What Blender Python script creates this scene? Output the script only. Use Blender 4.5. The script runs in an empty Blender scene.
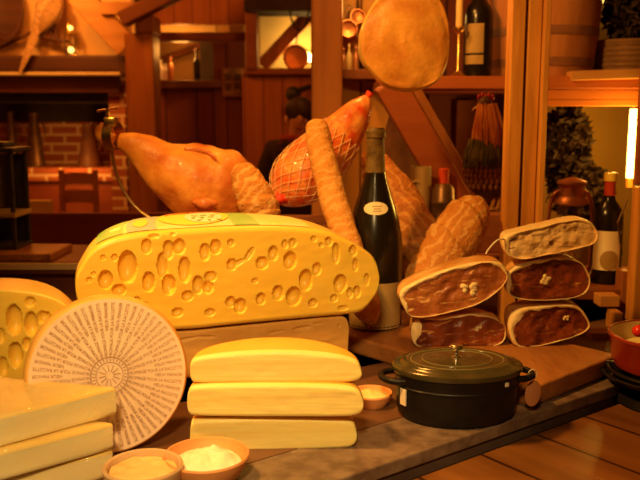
import bpy, bmesh, math, random
from mathutils import Vector as V, Matrix as M, noise as NZ
random.seed(7)
sc = bpy.context.scene
COL = sc.collection
PI = math.pi

# ------------------------------------------------------------------ camera
EYE = V((0, 0, 0.56))
PITCH = math.radians(8.53)
FPX = 800.0
CA, SA = math.cos(PITCH), math.sin(PITCH)

def ray(px, py):
    u = (px - 320) / FPX; v = (240 - py) / FPX
    return V((u, CA + v * SA, -SA + v * CA))
def at_y(px, py, Y):
    d = ray(px, py); return EYE + d * (Y / d.y)
def at_z(px, py, z):
    d = ray(px, py); return EYE + d * ((z - EYE.z) / d.z)
def mpp(Y): return Y / (FPX * 0.985)          # metres per pixel at distance Y

cam = bpy.data.cameras.new('camera'); camo = bpy.data.objects.new('camera', cam); COL.objects.link(camo)
camo.location = EYE; camo.rotation_euler = (PI / 2 - PITCH, 0, 0)
cam.sensor_width = 36; cam.lens = FPX / 640 * 36; cam.clip_start = .05; cam.clip_end = 60
cam.dof.use_dof = True; cam.dof.focus_distance = 1.45; cam.dof.aperture_fstop = 6.0
sc.camera = camo

# ------------------------------------------------------------------ materials
def mat(name, c, c2=None, scale=6.0, stretch=(1, 1, 1), rough=.6, bump=0.0, bscale=None, spec=.4, coat=0, sss=0,
        sssr=(.02, .01, .005), metal=0, emit=None, estr=0, detail=4, lo=.35, hi=.65, rvar=0, trans=0, ior=1.45, alpha=1):
    m = bpy.data.materials.new(name); m.use_nodes = True
    nt = m.node_tree; N = nt.nodes; L = nt.links
    b = N['Principled BSDF']
    b.inputs['Base Color'].default_value = (*c, 1); b.inputs['Roughness'].default_value = rough
    b.inputs['Specular IOR Level'].default_value = spec; b.inputs['Metallic'].default_value = metal
    b.inputs['Coat Weight'].default_value = coat; b.inputs['Coat Roughness'].default_value = .12
    b.inputs['Transmission Weight'].default_value = trans; b.inputs['IOR'].default_value = ior
    b.inputs['Alpha'].default_value = alpha
    if sss:
        b.inputs['Subsurface Weight'].default_value = sss
        b.inputs['Subsurface Radius'].default_value = sssr; b.inputs['Subsurface Scale'].default_value = 1
    if emit:
        b.inputs['Emission Color'].default_value = (*emit, 1); b.inputs['Emission Strength'].default_value = estr
    tc = N.new('ShaderNodeTexCoord'); mp = N.new('ShaderNodeMapping'); mp.inputs['Scale'].default_value = stretch
    L.new(tc.outputs['Object'], mp.inputs['Vector'])
    if c2 is not None:
        n = N.new('ShaderNodeTexNoise'); n.inputs['Scale'].default_value = scale; n.inputs['Detail'].default_value = detail
        L.new(mp.outputs['Vector'], n.inputs['Vector'])
        r = N.new('ShaderNodeValToRGB'); r.color_ramp.elements[0].position = lo; r.color_ramp.elements[1].position = hi
        r.color_ramp.elements[0].color = (*c, 1); r.color_ramp.elements[1].color = (*c2, 1)
        L.new(n.outputs['Fac'], r.inputs['Fac']); L.new(r.outputs['Color'], b.inputs['Base Color'])
    if bump:
        n2 = N.new('ShaderNodeTexNoise'); n2.inputs['Scale'].default_value = bscale or scale * 4; n2.inputs['Detail'].default_value = 5
        L.new(mp.outputs['Vector'], n2.inputs['Vector'])
        bp = N.new('ShaderNodeBump'); bp.inputs['Strength'].default_value = bump; bp.inputs['Distance'].default_value = .01
        L.new(n2.outputs['Fac'], bp.inputs['Height']); L.new(bp.outputs['Normal'], b.inputs['Normal'])
    return m

def wood(name, c, c2, axis='z', scale=14, rough=.55, bump=.15, spec=.35):
    st = {'x': (.12, 1, 1), 'y': (1, .12, 1), 'z': (1, 1, .12)}[axis]
    return mat(name, c, c2, scale=scale, stretch=st, rough=rough, bump=bump, bscale=scale * 3, spec=spec, lo=.3, hi=.7)

def plank_wood(name, c, c2, width, axis='x', grain='z', rough=.6):
    """wood with joints between planks of the given width, counted along axis"""
    m = wood(name, c, c2, grain, rough=rough)
    nt = m.node_tree; N = nt.nodes; L = nt.links; b = N['Principled BSDF']
    tc = N.new('ShaderNodeTexCoord'); sx = N.new('ShaderNodeSeparateXYZ'); L.new(tc.outputs['Object'], sx.inputs[0])
    md = N.new('ShaderNodeMath'); md.operation = 'MULTIPLY'; md.inputs[1].default_value = 1 / width
    L.new(sx.outputs[axis.upper()], md.inputs[0])
    fr = N.new('ShaderNodeMath'); fr.operation = 'FRACT'; L.new(md.outputs[0], fr.inputs[0])
    lt = N.new('ShaderNodeMath'); lt.operation = 'GREATER_THAN'; lt.inputs[1].default_value = .05; L.new(fr.outputs[0], lt.inputs[0])
    mx = N.new('ShaderNodeMix'); mx.data_type = 'RGBA'
    src = b.inputs['Base Color'].links[0].from_socket
    mx.inputs[6].default_value = (c[0] * .3, c[1] * .25, c[2] * .2, 1)
    L.new(lt.outputs[0], mx.inputs[0]); L.new(src, mx.inputs[7]); L.new(mx.outputs[2], b.inputs['Base Color'])
    return m

def brick_mat(name):
    m = mat(name, (.5, .2, .1), rough=.9)
    nt = m.node_tree; N = nt.nodes; L = nt.links; b = N['Principled BSDF']
    tc = N.new('ShaderNodeTexCoord'); sx = N.new('ShaderNodeSeparateXYZ'); L.new(tc.outputs['Object'], sx.inputs[0])
    cb = N.new('ShaderNodeCombineXYZ'); L.new(sx.outputs['X'], cb.inputs[0]); L.new(sx.outputs['Z'], cb.inputs[1])
    bk = N.new('ShaderNodeTexBrick'); bk.inputs['Scale'].default_value = 1
    bk.inputs['Brick Width'].default_value = .25; bk.inputs['Row Height'].default_value = .085; bk.inputs['Mortar Size'].default_value = .012
    bk.inputs['Color1'].default_value = (.33, .075, .03, 1); bk.inputs['Color2'].default_value = (.48, .15, .06, 1); bk.inputs['Mortar'].default_value = (.75, .5, .28, 1)
    L.new(cb.outputs[0], bk.inputs['Vector']); L.new(bk.outputs['Color'], b.inputs['Base Color'])
    bp = N.new('ShaderNodeBump'); bp.inputs['Strength'].default_value = .6; bp.invert = True
    L.new(bk.outputs['Fac'], bp.inputs['Height']); L.new(bp.outputs['Normal'], b.inputs['Normal'])
    return m

def film_mat(name, op=.06):
    """cling film: mostly see-through with a sharp gloss"""
    m = bpy.data.materials.new(name); m.use_nodes = True
    nt = m.node_tree; N = nt.nodes; L = nt.links; N.remove(N['Principled BSDF'])
    out = N['Material Output']; tr = N.new('ShaderNodeBsdfTransparent'); gl = N.new('ShaderNodeBsdfGlossy'); gl.inputs['Roughness'].default_value = .09
    tc = N.new('ShaderNodeTexCoord'); n = N.new('ShaderNodeTexNoise'); n.inputs['Scale'].default_value = 22; n.inputs['Detail'].default_value = 4
    mp = N.new('ShaderNodeMapping'); mp.inputs['Scale'].default_value = (.5, 1.5, 1.5); mp.inputs['Rotation'].default_value = (0, .5, .4)
    L.new(tc.outputs['Object'], mp.inputs['Vector']); L.new(mp.outputs[0], n.inputs['Vector'])
    bp = N.new('ShaderNodeBump'); bp.inputs['Strength'].default_value = .9; bp.inputs['Distance'].default_value = .02
    L.new(n.outputs['Fac'], bp.inputs['Height']); L.new(bp.outputs['Normal'], gl.inputs['Normal'])
    mx = N.new('ShaderNodeMixShader'); mx.inputs[0].default_value = op
    L.new(tr.outputs[0], mx.inputs[1]); L.new(gl.outputs[0], mx.inputs[2]); L.new(mx.outputs[0], out.inputs['Surface'])
    return m

def stripe_mat(name, c, c2, dens=90, rough=.4):
    """cut cheese face with faint drawn lines running along it"""
    m = mat(name, c, c2, scale=3, stretch=(1.5, 1.5, 22), rough=rough, spec=.45, sss=.25, sssr=(.02, .012, .004), bump=.12, bscale=6, lo=.42, hi=.62)
    return m

def meat_mat(name, c, c2, fat, vein=5.0, st=(1, 1, 1), lo=.60, hi=.68):
    m = mat(name, c, c2, scale=16, rough=.32, bump=.5, bscale=60, spec=.5)
    nt = m.node_tree; N = nt.nodes; L = nt.links; b = N['Principled BSDF']
    tc = N.new('ShaderNodeTexCoord'); n = N.new('ShaderNodeTexNoise'); n.inputs['Scale'].default_value = vein * 4; n.inputs['Detail'].default_value = 8
    n.inputs['Distortion'].default_value = 1.6; mp_ = N.new('ShaderNodeMapping'); mp_.inputs['Scale'].default_value = st; mp_.inputs['Rotation'].default_value = (0, -.15, 0); L.new(tc.outputs['Object'], mp_.inputs['Vector']); L.new(mp_.outputs[0], n.inputs['Vector'])
    r = N.new('ShaderNodeValToRGB'); e = r.color_ramp.elements
    e[0].position = lo; e[0].color = (0, 0, 0, 1); e[1].position = hi; e[1].color = (.85, .85, .85, 1)
    L.new(n.outputs['Fac'], r.inputs['Fac'])
    mx = N.new('ShaderNodeMix'); mx.data_type = 'RGBA'; src = b.inputs['Base Color'].links[0].from_socket
    L.new(r.outputs['Color'], mx.inputs[0]); L.new(src, mx.inputs[6]); mx.inputs[7].default_value = (*fat, 1)
    L.new(mx.outputs[2], b.inputs['Base Color'])
    return m

def bread_mat(name, c, c2, c3, rot=.6):
    m = mat(name, c, c2, scale=60, rough=.7, bump=.5, bscale=120, detail=7, lo=.3, hi=.7)
    nt = m.node_tree; N = nt.nodes; L = nt.links; b = N['Principled BSDF']
    tc = N.new('ShaderNodeTexCoord'); mp = N.new('ShaderNodeMapping'); mp.inputs['Rotation'].default_value = (.2, rot, .3); L.new(tc.outputs['Object'], mp.inputs['Vector'])
    w = N.new('ShaderNodeTexWave'); w.inputs['Scale'].default_value = 13; w.inputs['Distortion'].default_value = 9; w.inputs['Detail'].default_value = 3; w.inputs['Detail Scale'].default_value = 1.5
    w.bands_direction = 'Z'
    L.new(mp.outputs[0], w.inputs['Vector'])
    r = N.new('ShaderNodeValToRGB'); e = r.color_ramp.elements; e[0].position = .55; e[0].color = (0, 0, 0, 1); e[1].position = .95; e[1].color = (.45, .45, .45, 1); L.new(w.outputs['Fac'], r.inputs['Fac'])
    mx = N.new('ShaderNodeMix'); mx.data_type = 'RGBA'; src = b.inputs['Base Color'].links[0].from_socket
    L.new(r.outputs['Color'], mx.inputs[0]); L.new(src, mx.inputs[6]); mx.inputs[7].default_value = (*c3, 1); L.new(mx.outputs[2], b.inputs['Base Color'])
    return m

MT = dict(
    emmental=mat('emmental_paste', (.87, .56, .06), (.90, .61, .08), scale=5, rough=.36, spec=.5, sss=.3, bump=.05, bscale=9),
    emmental_rind=mat('emmental_rind', (.84, .50, .08), (.90, .60, .13), scale=9, rough=.4, spec=.45, sss=.15),
    slab=mat('old_cheese_paste', (.62, .32, .07), (.70, .40, .10), scale=12, rough=.5, sss=.2, bump=.1, bscale=40),
    raclette=stripe_mat('raclette_paste', (.96, .78, .28), (.95, .73, .22)),
    raclette_rind=mat('raclette_rind', (.88, .53, .08), (.84, .46, .06), scale=14, rough=.38, spec=.5, sss=.2),
    pale=mat('pale_cheese_paste', (.96, .82, .46), (.95, .77, .38), scale=7, rough=.4, spec=.45, sss=.25),
    wedge_rind=mat('wedge_rind', (.94, .70, .24), (.90, .62, .17), scale=12, rough=.4, sss=.2),
    pale_rind=mat('pale_cheese_rind', (.86, .58, .2), (.92, .68, .28), scale=20, rough=.5, bump=.15, bscale=60),
    wheel_rind=mat('wheel_rind', (.74, .36, .06), (.86, .50, .12), scale=16, rough=.45, bump=.15, bscale=50),
    wheel_face=mat('wheel_face_paper', (.90, .70, .52), (.86, .63, .43), scale=9, rough=.36, coat=.35, bump=.18, bscale=14, lo=.3, hi=.75),
    ink=mat('brown_ink', (.28, .13, .05), (.38, .2, .08), scale=30, rough=.6),
    label_paper=mat('printed_paper_yellow', (.85, .68, .16), (.93, .78, .3), scale=18, rough=.4, coat=.2),
    label_green=mat('printed_paper_green', (.28, .50, .10), (.42, .60, .15), scale=18, rough=.4, coat=.2),
    label_grey=mat('printed_paper_grey', (.52, .52, .34), (.62, .60, .36), scale=30, rough=.4, coat=.2),
    label_cream=mat('printed_paper_cream', (.93, .84, .52), rough=.4, coat=.2),
    label_red=mat('printed_red_ink', (.75, .22, .04), rough=.5),
    film=film_mat('cling_film', .05),
    film2=film_mat('cling_film_heavy', .07),
    terracotta=mat('terracotta', (.72, .30, .10), (.80, .36, .13), scale=20, rough=.55, bump=.05),
    ramekin=mat('beige_stoneware', (.72, .48, .26), (.62, .38, .18), scale=10, rough=.45, coat=.2, bump=.05),
    cream=mat('fresh_cream_cheese', (.96, .90, .62), (.98, .93, .72), scale=18, rough=.45, sss=.3, bump=.25, bscale=30),
    mustard=mat('melted_cheese_crust', (.86, .58, .2), (.94, .76, .3), scale=14, rough=.35, coat=.3, bump=.3, bscale=26),
    butter=mat('butter', (.93, .74, .24), (.95, .8, .35), scale=12, rough=.4, sss=.2),
    stone=mat('grey_stone_edging', (.13, .08, .055), (.24, .165, .115), scale=30, rough=.42, bump=.12, bscale=90, spec=.5),
    stone_dark=mat('dark_moulding', (.085, .05, .04), (.13, .08, .06), scale=12, rough=.5),
    counter=mat('brown_counter', (.13, .055, .025), (.18, .085, .04), scale=10, rough=.4, bump=.05),
    comb=mat('red_comb', (.5, .05, .02), rough=.5),
    table=plank_wood('table_planks', (.12, .042, .009), (.25, .095, .02), .15, axis='x', grain='y', rough=.42),
    block=mat('worn_chopping_block', (.24, .075, .015), (.44, .18, .045), scale=12, stretch=(1, .4, 1), rough=.5, bump=.7, bscale=24),
    iron=mat('black_enamel', (.008, .006, .006), (.012, .009, .008), scale=30, rough=.42, spec=.3),
    lid=mat('dark_green_enamel', (.045, .036, .012), (.06, .048, .016), scale=30, rough=.18, spec=.5, coat=.35),
    lid_ring=mat('pale_enamel_edge', (.20, .16, .05), rough=.3, coat=.5),
    brass=mat('brass', (.85, .58, .18), (.7, .42, .12), scale=20, rough=.28, metal=1),
    steel=mat('steel', (.75, .68, .55), rough=.25, metal=1),
    copper=mat('copper', (.65, .24, .09), (.5, .16, .06), scale=16, rough=.35, metal=.85),
    oldcopper=mat('aged_copper', (.46, .17, .07), (.6, .26, .12), scale=22, rough=.42, metal=.5),
    gunmetal=mat('dark_gunmetal', (.10, .05, .025), (.17, .09, .04), scale=14, rough=.4, metal=.6),
    blackmetal=mat('black_metal', (.03, .025, .025), (.05, .04, .035), scale=20, rough=.5),
    glass_green=mat('dark_bottle_glass', (.012, .008, .003), rough=.22, spec=.4),
    glass_clear=film_mat('lantern_glass', .12),
    foil=mat('worn_bottle_foil', (.09, .05, .012), (.2, .12, .03), scale=40, rough=.5, bump=.2),
    paper=mat('cream_label_paper', (.88, .78, .50), (.8, .66, .38), scale=14, rough=.6),
    paper_old=mat('aged_label_paper', (.36, .23, .07), (.46, .3, .1), scale=20, rough=.6),
    paper_grey=mat('grey_label_art', (.40, .26, .10), rough=.6),
    wax_yellow=mat('yellow_wax', (.92, .68, .08), rough=.45),
    wax_red=mat('red_capsule', (.62, .07, .02), (.5, .05, .02), scale=20, rough=.35),
    bread=bread_mat('bread_crust', (.62, .25, .04), (.74, .34, .065), (.88, .52, .16), .5),
    bread_dark=bread_mat('bread_crust_dark', (.42, .14, .022), (.52, .2, .035), (.78, .42, .11), -.9),
    flour=bread_mat('floured_crust', (.54, .2, .03), (.66, .28, .05), (.92, .60, .20), .9),
    ham=mat('cured_ham_skin', (.50, .12, .018), (.82, .36, .06), scale=11, rough=.42, coat=.08, bump=.6, bscale=26),
    ham_red=mat('ham_red_flesh', (.5, .1, .02), (.62, .2, .05), scale=14, rough=.35, coat=.2, bump=.3),
    net_ham=mat('netted_ham_flesh', (.70, .09, .015), (.88, .40, .10), scale=22, rough=.3, coat=.3, bump=.6, bscale=40),
    net=mat('pale_netting', (.9, .62, .3), rough=.6),
    red_net=mat('red_netting', (.85, .06, .02), rough=.5),
    meat=meat_mat('cut_ham_meat', (.10, .016, .006), (.30, .065, .016), (.62, .28, .08), 8, (.6, 1, 1.4)),
    meat_light=meat_mat('cut_ham_meat_brown', (.26, .065, .014), (.46, .16, .04), (.80, .46, .15), 7, (.6, 1, 1.6)),
    meat_pale=meat_mat('cut_bacon_meat', (.95, .72, .36), (.92, .60, .26), (.16, .03, .01), 6, (.45, 1, 2.6), .60, .65),
    fat=mat('ham_fat', (.92, .62, .24), (.96, .78, .40), scale=22, rough=.45, bump=.3, sss=.2),
    skin_dark=mat('ham_rind_dark', (.55, .24, .05), (.86, .54, .18), scale=14, rough=.5, bump=.4),
    string=mat('white_string', (.9, .82, .6), rough=.8),
    tag=mat('wooden_tag', (.52, .2, .08), (.58, .25, .1), scale=14, rough=.6),
    sticker=mat('pale_sticker', (.78, .66, .48), rough=.5),
    redpot=mat('red_glazed_pot', (.28, .022, .008), (.34, .035, .01), scale=10, rough=.3, coat=.5),
    redpot_in=mat('beige_glaze', (.62, .46, .22), rough=.35, coat=.4),
    tomato=mat('red_tomato', (.7, .03, .01), rough=.25, coat=.3),
    round_ham=mat('smoked_round_ham', (.56, .20, .028), (.82, .40, .07), scale=13, rough=.45, bump=.6, bscale=24, coat=.1),
    round_rind=mat('round_ham_rind', (.52, .30, .06), (.70, .44, .10), scale=16, rough=.4, coat=.2, bump=.3),
    straw=mat('orange_hackle_feathers', (.42, .10, .02), (.66, .24, .05), scale=20, rough=.8),
    dry_green=mat('dark_green_feathers', (.06, .05, .012), (.13, .09, .02), scale=24, rough=.8),
    nut=mat('dried_seed_heads', (.22, .07, .02), (.58, .32, .12), scale=30, rough=.5),
    nut_dark=mat('dark_dried_seed_heads', (.07, .03, .02), (.12, .05, .03), scale=30, rough=.6),
    leaf=mat('dark_dry_leaves', (.022, .009, .003), (.045, .018, .006), scale=18, rough=.7),
    timber=wood('timber_orange', (.26, .085, .018), (.44, .17, .04), 'z'),
    timber_x=wood('timber_beam', (.17, .045, .012), (.30, .095, .024), 'x'),
    timber_dark=wood('timber_dark', (.14, .045, .02), (.22, .075, .03), 'x'),
    timber_dark_z=wood('timber_dark_upright', (.16, .05, .02), (.25, .085, .03), 'z'),
    mantel=wood('mantel_oak', (.06, .018, .008), (.11, .035, .014), 'x'),
    brace=wood('brace_red_wood', (.28, .065, .016), (.38, .105, .026), 'x'),
    pine=wood('pine_frame', (.40, .15, .022), (.72, .34, .06), 'z', scale=26),
    pine_x=wood('pine_board', (.46, .2, .05), (.60, .3, .08), 'x', scale=18),
    shelf=wood('red_shelf_board', (.32, .075, .016), (.44, .12, .028), 'x'),
    fascia=plank_wood('shelf_fascia', (.52, .15, .02), (.62, .2, .03), .052, axis='z', grain='x'),
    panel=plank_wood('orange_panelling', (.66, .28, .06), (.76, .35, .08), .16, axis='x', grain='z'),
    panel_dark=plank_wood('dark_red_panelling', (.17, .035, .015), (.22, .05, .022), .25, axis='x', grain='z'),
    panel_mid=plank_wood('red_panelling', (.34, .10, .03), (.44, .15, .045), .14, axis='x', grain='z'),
    plaster=mat('ochre_plaster', (.58, .33, .06), (.64, .38, .08), scale=3, rough=.85, bump=.08),
    plaster_o=mat('orange_plaster', (.72, .42, .15), (.78, .48, .19), scale=3, rough=.85, bump=.08),
    plaster_y=mat('yellow_plaster', (.70, .52, .2), (.78, .6, .25), scale=3, rough=.85),
    soot_and_shade=mat('sooty_hood_and_shade', (.03, .018, .012), (.05, .03, .02), scale=6, rough=.9),
    floor=plank_wood('floor_boards', (.2, .08, .03), (.28, .12, .05), .15, axis='x', grain='y'),
    ceil=plank_wood('ceiling_boards', (.22, .1, .04), (.3, .14, .06), .2, axis='x', grain='y'),
    brick=brick_mat('brickwork'),
    redwood=wood('dark_red_wood', (.20, .04, .016), (.28, .07, .025), 'x'),
    chairwood=wood('chair_wood', (.32, .10, .03), (.42, .16, .05), 'x'),
    cask=wood('cask_oak', (.40, .14, .04), (.52, .22, .07), 'z', scale=20),
    hoop=mat('cask_hoop', (.22, .09, .04), (.3, .13, .06), scale=20, rough=.5),
    wicker=mat('brown_wicker', (.26, .13, .05), (.36, .19, .07), scale=50, stretch=(1, 1, 6), rough=.7, bump=.6),
    cloth=mat('dark_jacket', (.03, .016, .014), (.05, .022, .018), scale=20, rough=.9),
    cloth_brown=mat('dark_brown_cloth', (.10, .035, .012), (.15, .055, .018), scale=14, rough=.9),
    maroon=mat('maroon_cloth', (.22, .025, .02), (.28, .035, .025), scale=12, rough=.9),
    skin=mat('skin', (.55, .25, .14), (.6, .29, .17), scale=10, rough=.55),
    hair=mat('dark_hair', (.03, .015, .01), (.05, .025, .015), scale=40, rough=.6),
    feather=mat('sandy_plumage', (.74, .46, .2), (.42, .2, .08), scale=40, rough=.75, bump=.3, lo=.45, hi=.65),
    feather_tail=mat('tail_plumage', (.55, .32, .12), (.35, .18, .06), scale=30, stretch=(1, 1, 4), rough=.75),
    dark_brown=mat('dark_brown_patina', (.10, .035, .015), (.15, .055, .02), scale=10, rough=.5),
    sheen_glass=mat('blue_sheen_glass', (.13, .11, .16), (.18, .14, .20), scale=8, rough=.25, spec=.5),
    creambox=mat('cream_card', (.66, .46, .18), rough=.7),
    creamstrip=mat('cream_paint', (.80, .58, .26), (.72, .5, .2), scale=20, rough=.5),
    white_porcelain=mat('white_porcelain', (.9, .85, .75), rough=.3),
    picture=mat('faded_print', (.45, .24, .09), (.22, .09, .03), scale=24, rough=.6),
    bulb=mat('lit_bulb', (1, .85, .4), emit=(1, .72, .25), estr=14),
    neon=mat('lit_tube', (1, .85, .4), emit=(1, .62, .12), estr=9),
    panel_glint_glow=mat('lit_panel_and_glints', (1, .8, .3), emit=(1, .68, .14), estr=3),
    rubber=mat('black_cable', (.02, .015, .012), rough=.6),
)

# ------------------------------------------------------------------ mesh builder
class MB:
    def __init__(s): s.bm = bmesh.new()
    def merge(s, b, mtx=None):
        if mtx is not None: bmesh.ops.transform(b, matrix=mtx, verts=b.verts[:])
        me = bpy.data.meshes.new('t'); b.to_mesh(me); b.free(); s.bm.from_mesh(me); bpy.data.meshes.remove(me); return s
    def box(s, c, size, R=None, bev=0.0, seg=2):
        b = bmesh.new(); bmesh.ops.create_cube(b, size=1)
        bmesh.ops.scale(b, vec=V(size), verts=b.verts[:])
        if bev: bmesh.ops.bevel(b, geom=b.edges[:], offset=bev, segments=seg, profile=.5, affect='EDGES')
        mt = M.Translation(V(c))
        if R is not None: mt = mt @ R.to_4x4()
        return s.merge(b, mt)
    def bar(s, p, q, w, h, bev=.0, up=V((0, 1, 0))):
        p = V(p); q = V(q); x = (q - p); L = x.length; x.normalize()
        z = x.cross(V(up)).normalized(); y = z.cross(x)
        R = M((x, y, z)).transposed()
        return s.box((p + q) / 2, (L, h, w), R, bev)
    def loft(s, rings, cap=(True, True), closed=True):
        bm = s.bm; vs = [[bm.verts.new(p) for p in r] for r in rings]; n = len(rings[0])
        for i in range(len(vs) - 1):
            for j in range(n if closed else n - 1):
                k = (j + 1) % n
                try: bm.faces.new((vs[i][j], vs[i][k], vs[i + 1][k], vs[i + 1][j]))
                except ValueError: pass
        for e, r in ((0, vs[0]), (1, vs[-1])):
            if cap[e]:
                try: bm.faces.new(r if e else r[::-1])
                except ValueError: pass
        return s
    def tube(s, pts, rad, n=10, flat=1.0, cap=True, rnd=False, nz=0, nscale=20, fn=None):
        pts = [V(p) for p in pts]
        if not hasattr(rad, '__len__'): rad = [rad] * len(pts)
        rings = []; ref = None
        for i, p in enumerate(pts):
            t = (pts[min(i + 1, len(pts) - 1)] - pts[max(i - 1, 0)]).normalized()
            if ref is None:
                a = V((0, 1, 0)) if abs(t.y) < .9 else V((1, 0, 0))
            else: a = ref
            a = (a - t * a.dot(t)).normalized(); ref = a
            b = t.cross(a)
            ring = []
            for j in range(n):
                an = 2 * PI * j / n
                r = rad[i]
                q = p + a * (math.cos(an) * r * flat) + b * (math.sin(an) * r)
                if nz:
                    k = NZ.noise(q * nscale) * nz + NZ.noise(q * nscale * 2.7) * nz * .5
                    q = p + (q - p) * (1 + k)
                if fn: q = p + (q - p) * (1 + fn(i / (len(pts) - 1), an))
                ring.append(q)
            rings.append(ring)
        return s.loft(rings, (cap, cap))
    def lathe(s, prof, c=(0, 0, 0), n=32, R=None, sx=1, sy=1, cap=(True, True)):
        c = V(c); rings = []
        for r, z in prof:
            ring = []
            for j in range(n):
                a = 2 * PI * j / n; p = V((max(r, 1e-5) * math.cos(a) * sx, max(r, 1e-5) * math.sin(a) * sy, z))
                if R is not None: p = R @ p
                ring.append(c + p)
            rings.append(ring)
        return s.loft(rings, cap)
    def ball(s, c, r, seg=20, rings=12, nz=0, nscale=10, R=None):
        if not hasattr(r, '__len__'): r = (r, r, r)
        c = V(c); rr = []
        for i in range(rings + 1):
            th = PI * i / rings; ring = []
            for j in range(seg):
                a = 2 * PI * j / seg
                q = V((math.sin(th) * math.cos(a) * r[0], math.sin(th) * math.sin(a) * r[1], -math.cos(th) * r[2]))
                if i in (0, rings): q = V((0, 0, -math.cos(th) * r[2]))
                if nz: q *= 1 + NZ.noise((q + c) * nscale) * nz
                if R is not None: q = R @ q
                ring.append(c + q)
            rr.append(ring)
        s.loft(rr, (False, False)); return s
    def torus(s, c, R1, r, n=32, m=8, R=None, a0=0, a1=2 * PI, sx=1, sy=1):
        c = V(c); full = abs(a1 - a0 - 2 * PI) < 1e-4; pts = []
        for i in range(n + (0 if full else 1)):
            a = a0 + (a1 - a0) * i / n
            ring = []
            for j in range(m):
                b = 2 * PI * j / m
                q = V(((R1 + r * math.cos(b)) * math.cos(a) * sx, (R1 + r * math.cos(b)) * math.sin(a) * sy, r * math.sin(b)))
                if R is not None: q = R @ q
                ring.append(c + q)
            pts.append(ring)
        if full: pts.append(pts[0])
        s.loft(pts, (not full, not full)); return s
    def slab(s, x0, y0, x1, y1, Y, th, bev=0.0):
        """box whose front face covers the pixel rectangle at distance Y, th deep"""
        ym = (y0 + y1) / 2
        a = at_y(x0, ym, Y).x; b = at_y(x1, ym, Y).x; zt = at_y((x0 + x1) / 2, y0, Y).z; zb = at_y((x0 + x1) / 2, y1, Y).z
        return s.box(((a + b) / 2, Y + th / 2, (zt + zb) / 2), (abs(b - a), th, abs(zt - zb)), None, bev)

def interp(pts, k):
    """Catmull-Rom through tuples, k samples per span"""
    out = []; n = len(pts)
    for i in range(n - 1):
        p0 = pts[max(i - 1, 0)]; p1 = pts[i]; p2 = pts[i + 1]; p3 = pts[min(i + 2, n - 1)]
        for j in range(k):
            t = j / k
            out.append(tuple(.5 * (2 * b + (c - a) * t + (2 * a - 5 * b + 4 * c - d) * t * t + (3 * b - a - 3 * c + d) * t ** 3) for a, b, c, d in zip(p0, p1, p2, p3)))
    out.append(tuple(pts[-1])); return out
def interp_closed(pts, k):
    n = len(pts); out = []
    for i in range(n):
        p0, p1, p2, p3 = pts[i - 1], pts[i], pts[(i + 1) % n], pts[(i + 2) % n]
        for j in range(k):
            t = j / k
            out.append(tuple(.5 * (2 * b + (c - a) * t + (2 * a - 5 * b + 4 * c - d) * t * t + (3 * b - a - 3 * c + d) * t ** 3) for a, b, c, d in zip(p0, p1, p2, p3)))
    return out

# ------------------------------------------------------------------ objects
WM = {}
def finish(name, mb, m, origin, smooth=True, ang=40):
    bm = mb.bm if isinstance(mb, MB) else mb
    bmesh.ops.remove_doubles(bm, verts=bm.verts[:], dist=1e-6)
    bmesh.ops.recalc_face_normals(bm, faces=bm.faces[:])
    bm.transform(origin.inverted())
    me = bpy.data.meshes.new(name); bm.to_mesh(me); bm.free()
    me.materials.append(MT[m] if isinstance(m, str) else m)
    if smooth:
        for p in me.polygons: p.use_smooth = True
        me.set_sharp_from_angle(angle=math.radians(ang))
    o = bpy.data.objects.new(name, me); COL.objects.link(o); return o
def tag(o, label, cat, group=None, kind=None):
    o['label'] = label; o['category'] = cat
    if group: o['group'] = group
    if kind: o['kind'] = kind
    return o
def thing(name, label, cat, loc=(0, 0, 0), rz=0, group=None):
    o = bpy.data.objects.new(name, None); COL.objects.link(o); o.empty_display_size = .05
    o.location = loc; o.rotation_euler = (0, 0, rz); WM[o] = M.Translation(V(loc)) @ M.Rotation(rz, 4, 'Z')
    return tag(o, label, cat, group)
def part(name, mb, m, parent, smooth=True, ang=40, label=None):
    o = finish(name, mb, m, WM[parent], smooth, ang); o.parent = parent; WM[o] = WM[parent]
    if label: o['label'] = label
    return o
def solo(name, mb, m, label, cat, loc, group=None, kind=None, smooth=True, ang=40):
    mt = M.Translation(V(loc)); o = finish(name, mb, m, mt, smooth, ang); o.location = loc; WM[o] = mt
    return tag(o, label, cat, group, kind)
def struct(name, mb, m, smooth=False, parent=None):
    if parent is not None: return part(name, mb, m, parent, smooth)
    o = finish(name, mb, m, M.Identity(4), smooth); o['kind'] = 'structure'; WM[o] = M.Identity(4); return o
def copy_tree(o, parent=None):
    c = o.copy(); COL.objects.link(c)
    if parent is not None: c.parent = parent
    for ch in [x for x in bpy.data.objects if x.parent == o]: copy_tree(ch, c)
    return c
# ================================================================== SETTING
ZC = .02                                     # counter top
ZB = .06                                     # chopping block top
FLOOR = -.95
struct('floor', MB().box((-.6, 4.6, FLOOR - .05), (9, 10.4, .1)), 'floor')
struct('ceiling', MB().box((-.6, 4.6, 2.05), (9, 10.4, .1)), 'ceil')
struct('wall_left', MB().box((-4.7, 4.6, .5), (.1, 10.2, 3.0)), 'plaster_o')
struct('wall_right', MB().box((2.65, 4.6, .5), (.1, 10.2, 3.0)), 'plaster')
struct('wall_back', MB().box((-.9, 8.65, .5), (7.6, .1, 3.0)), 'plaster_o')
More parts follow.
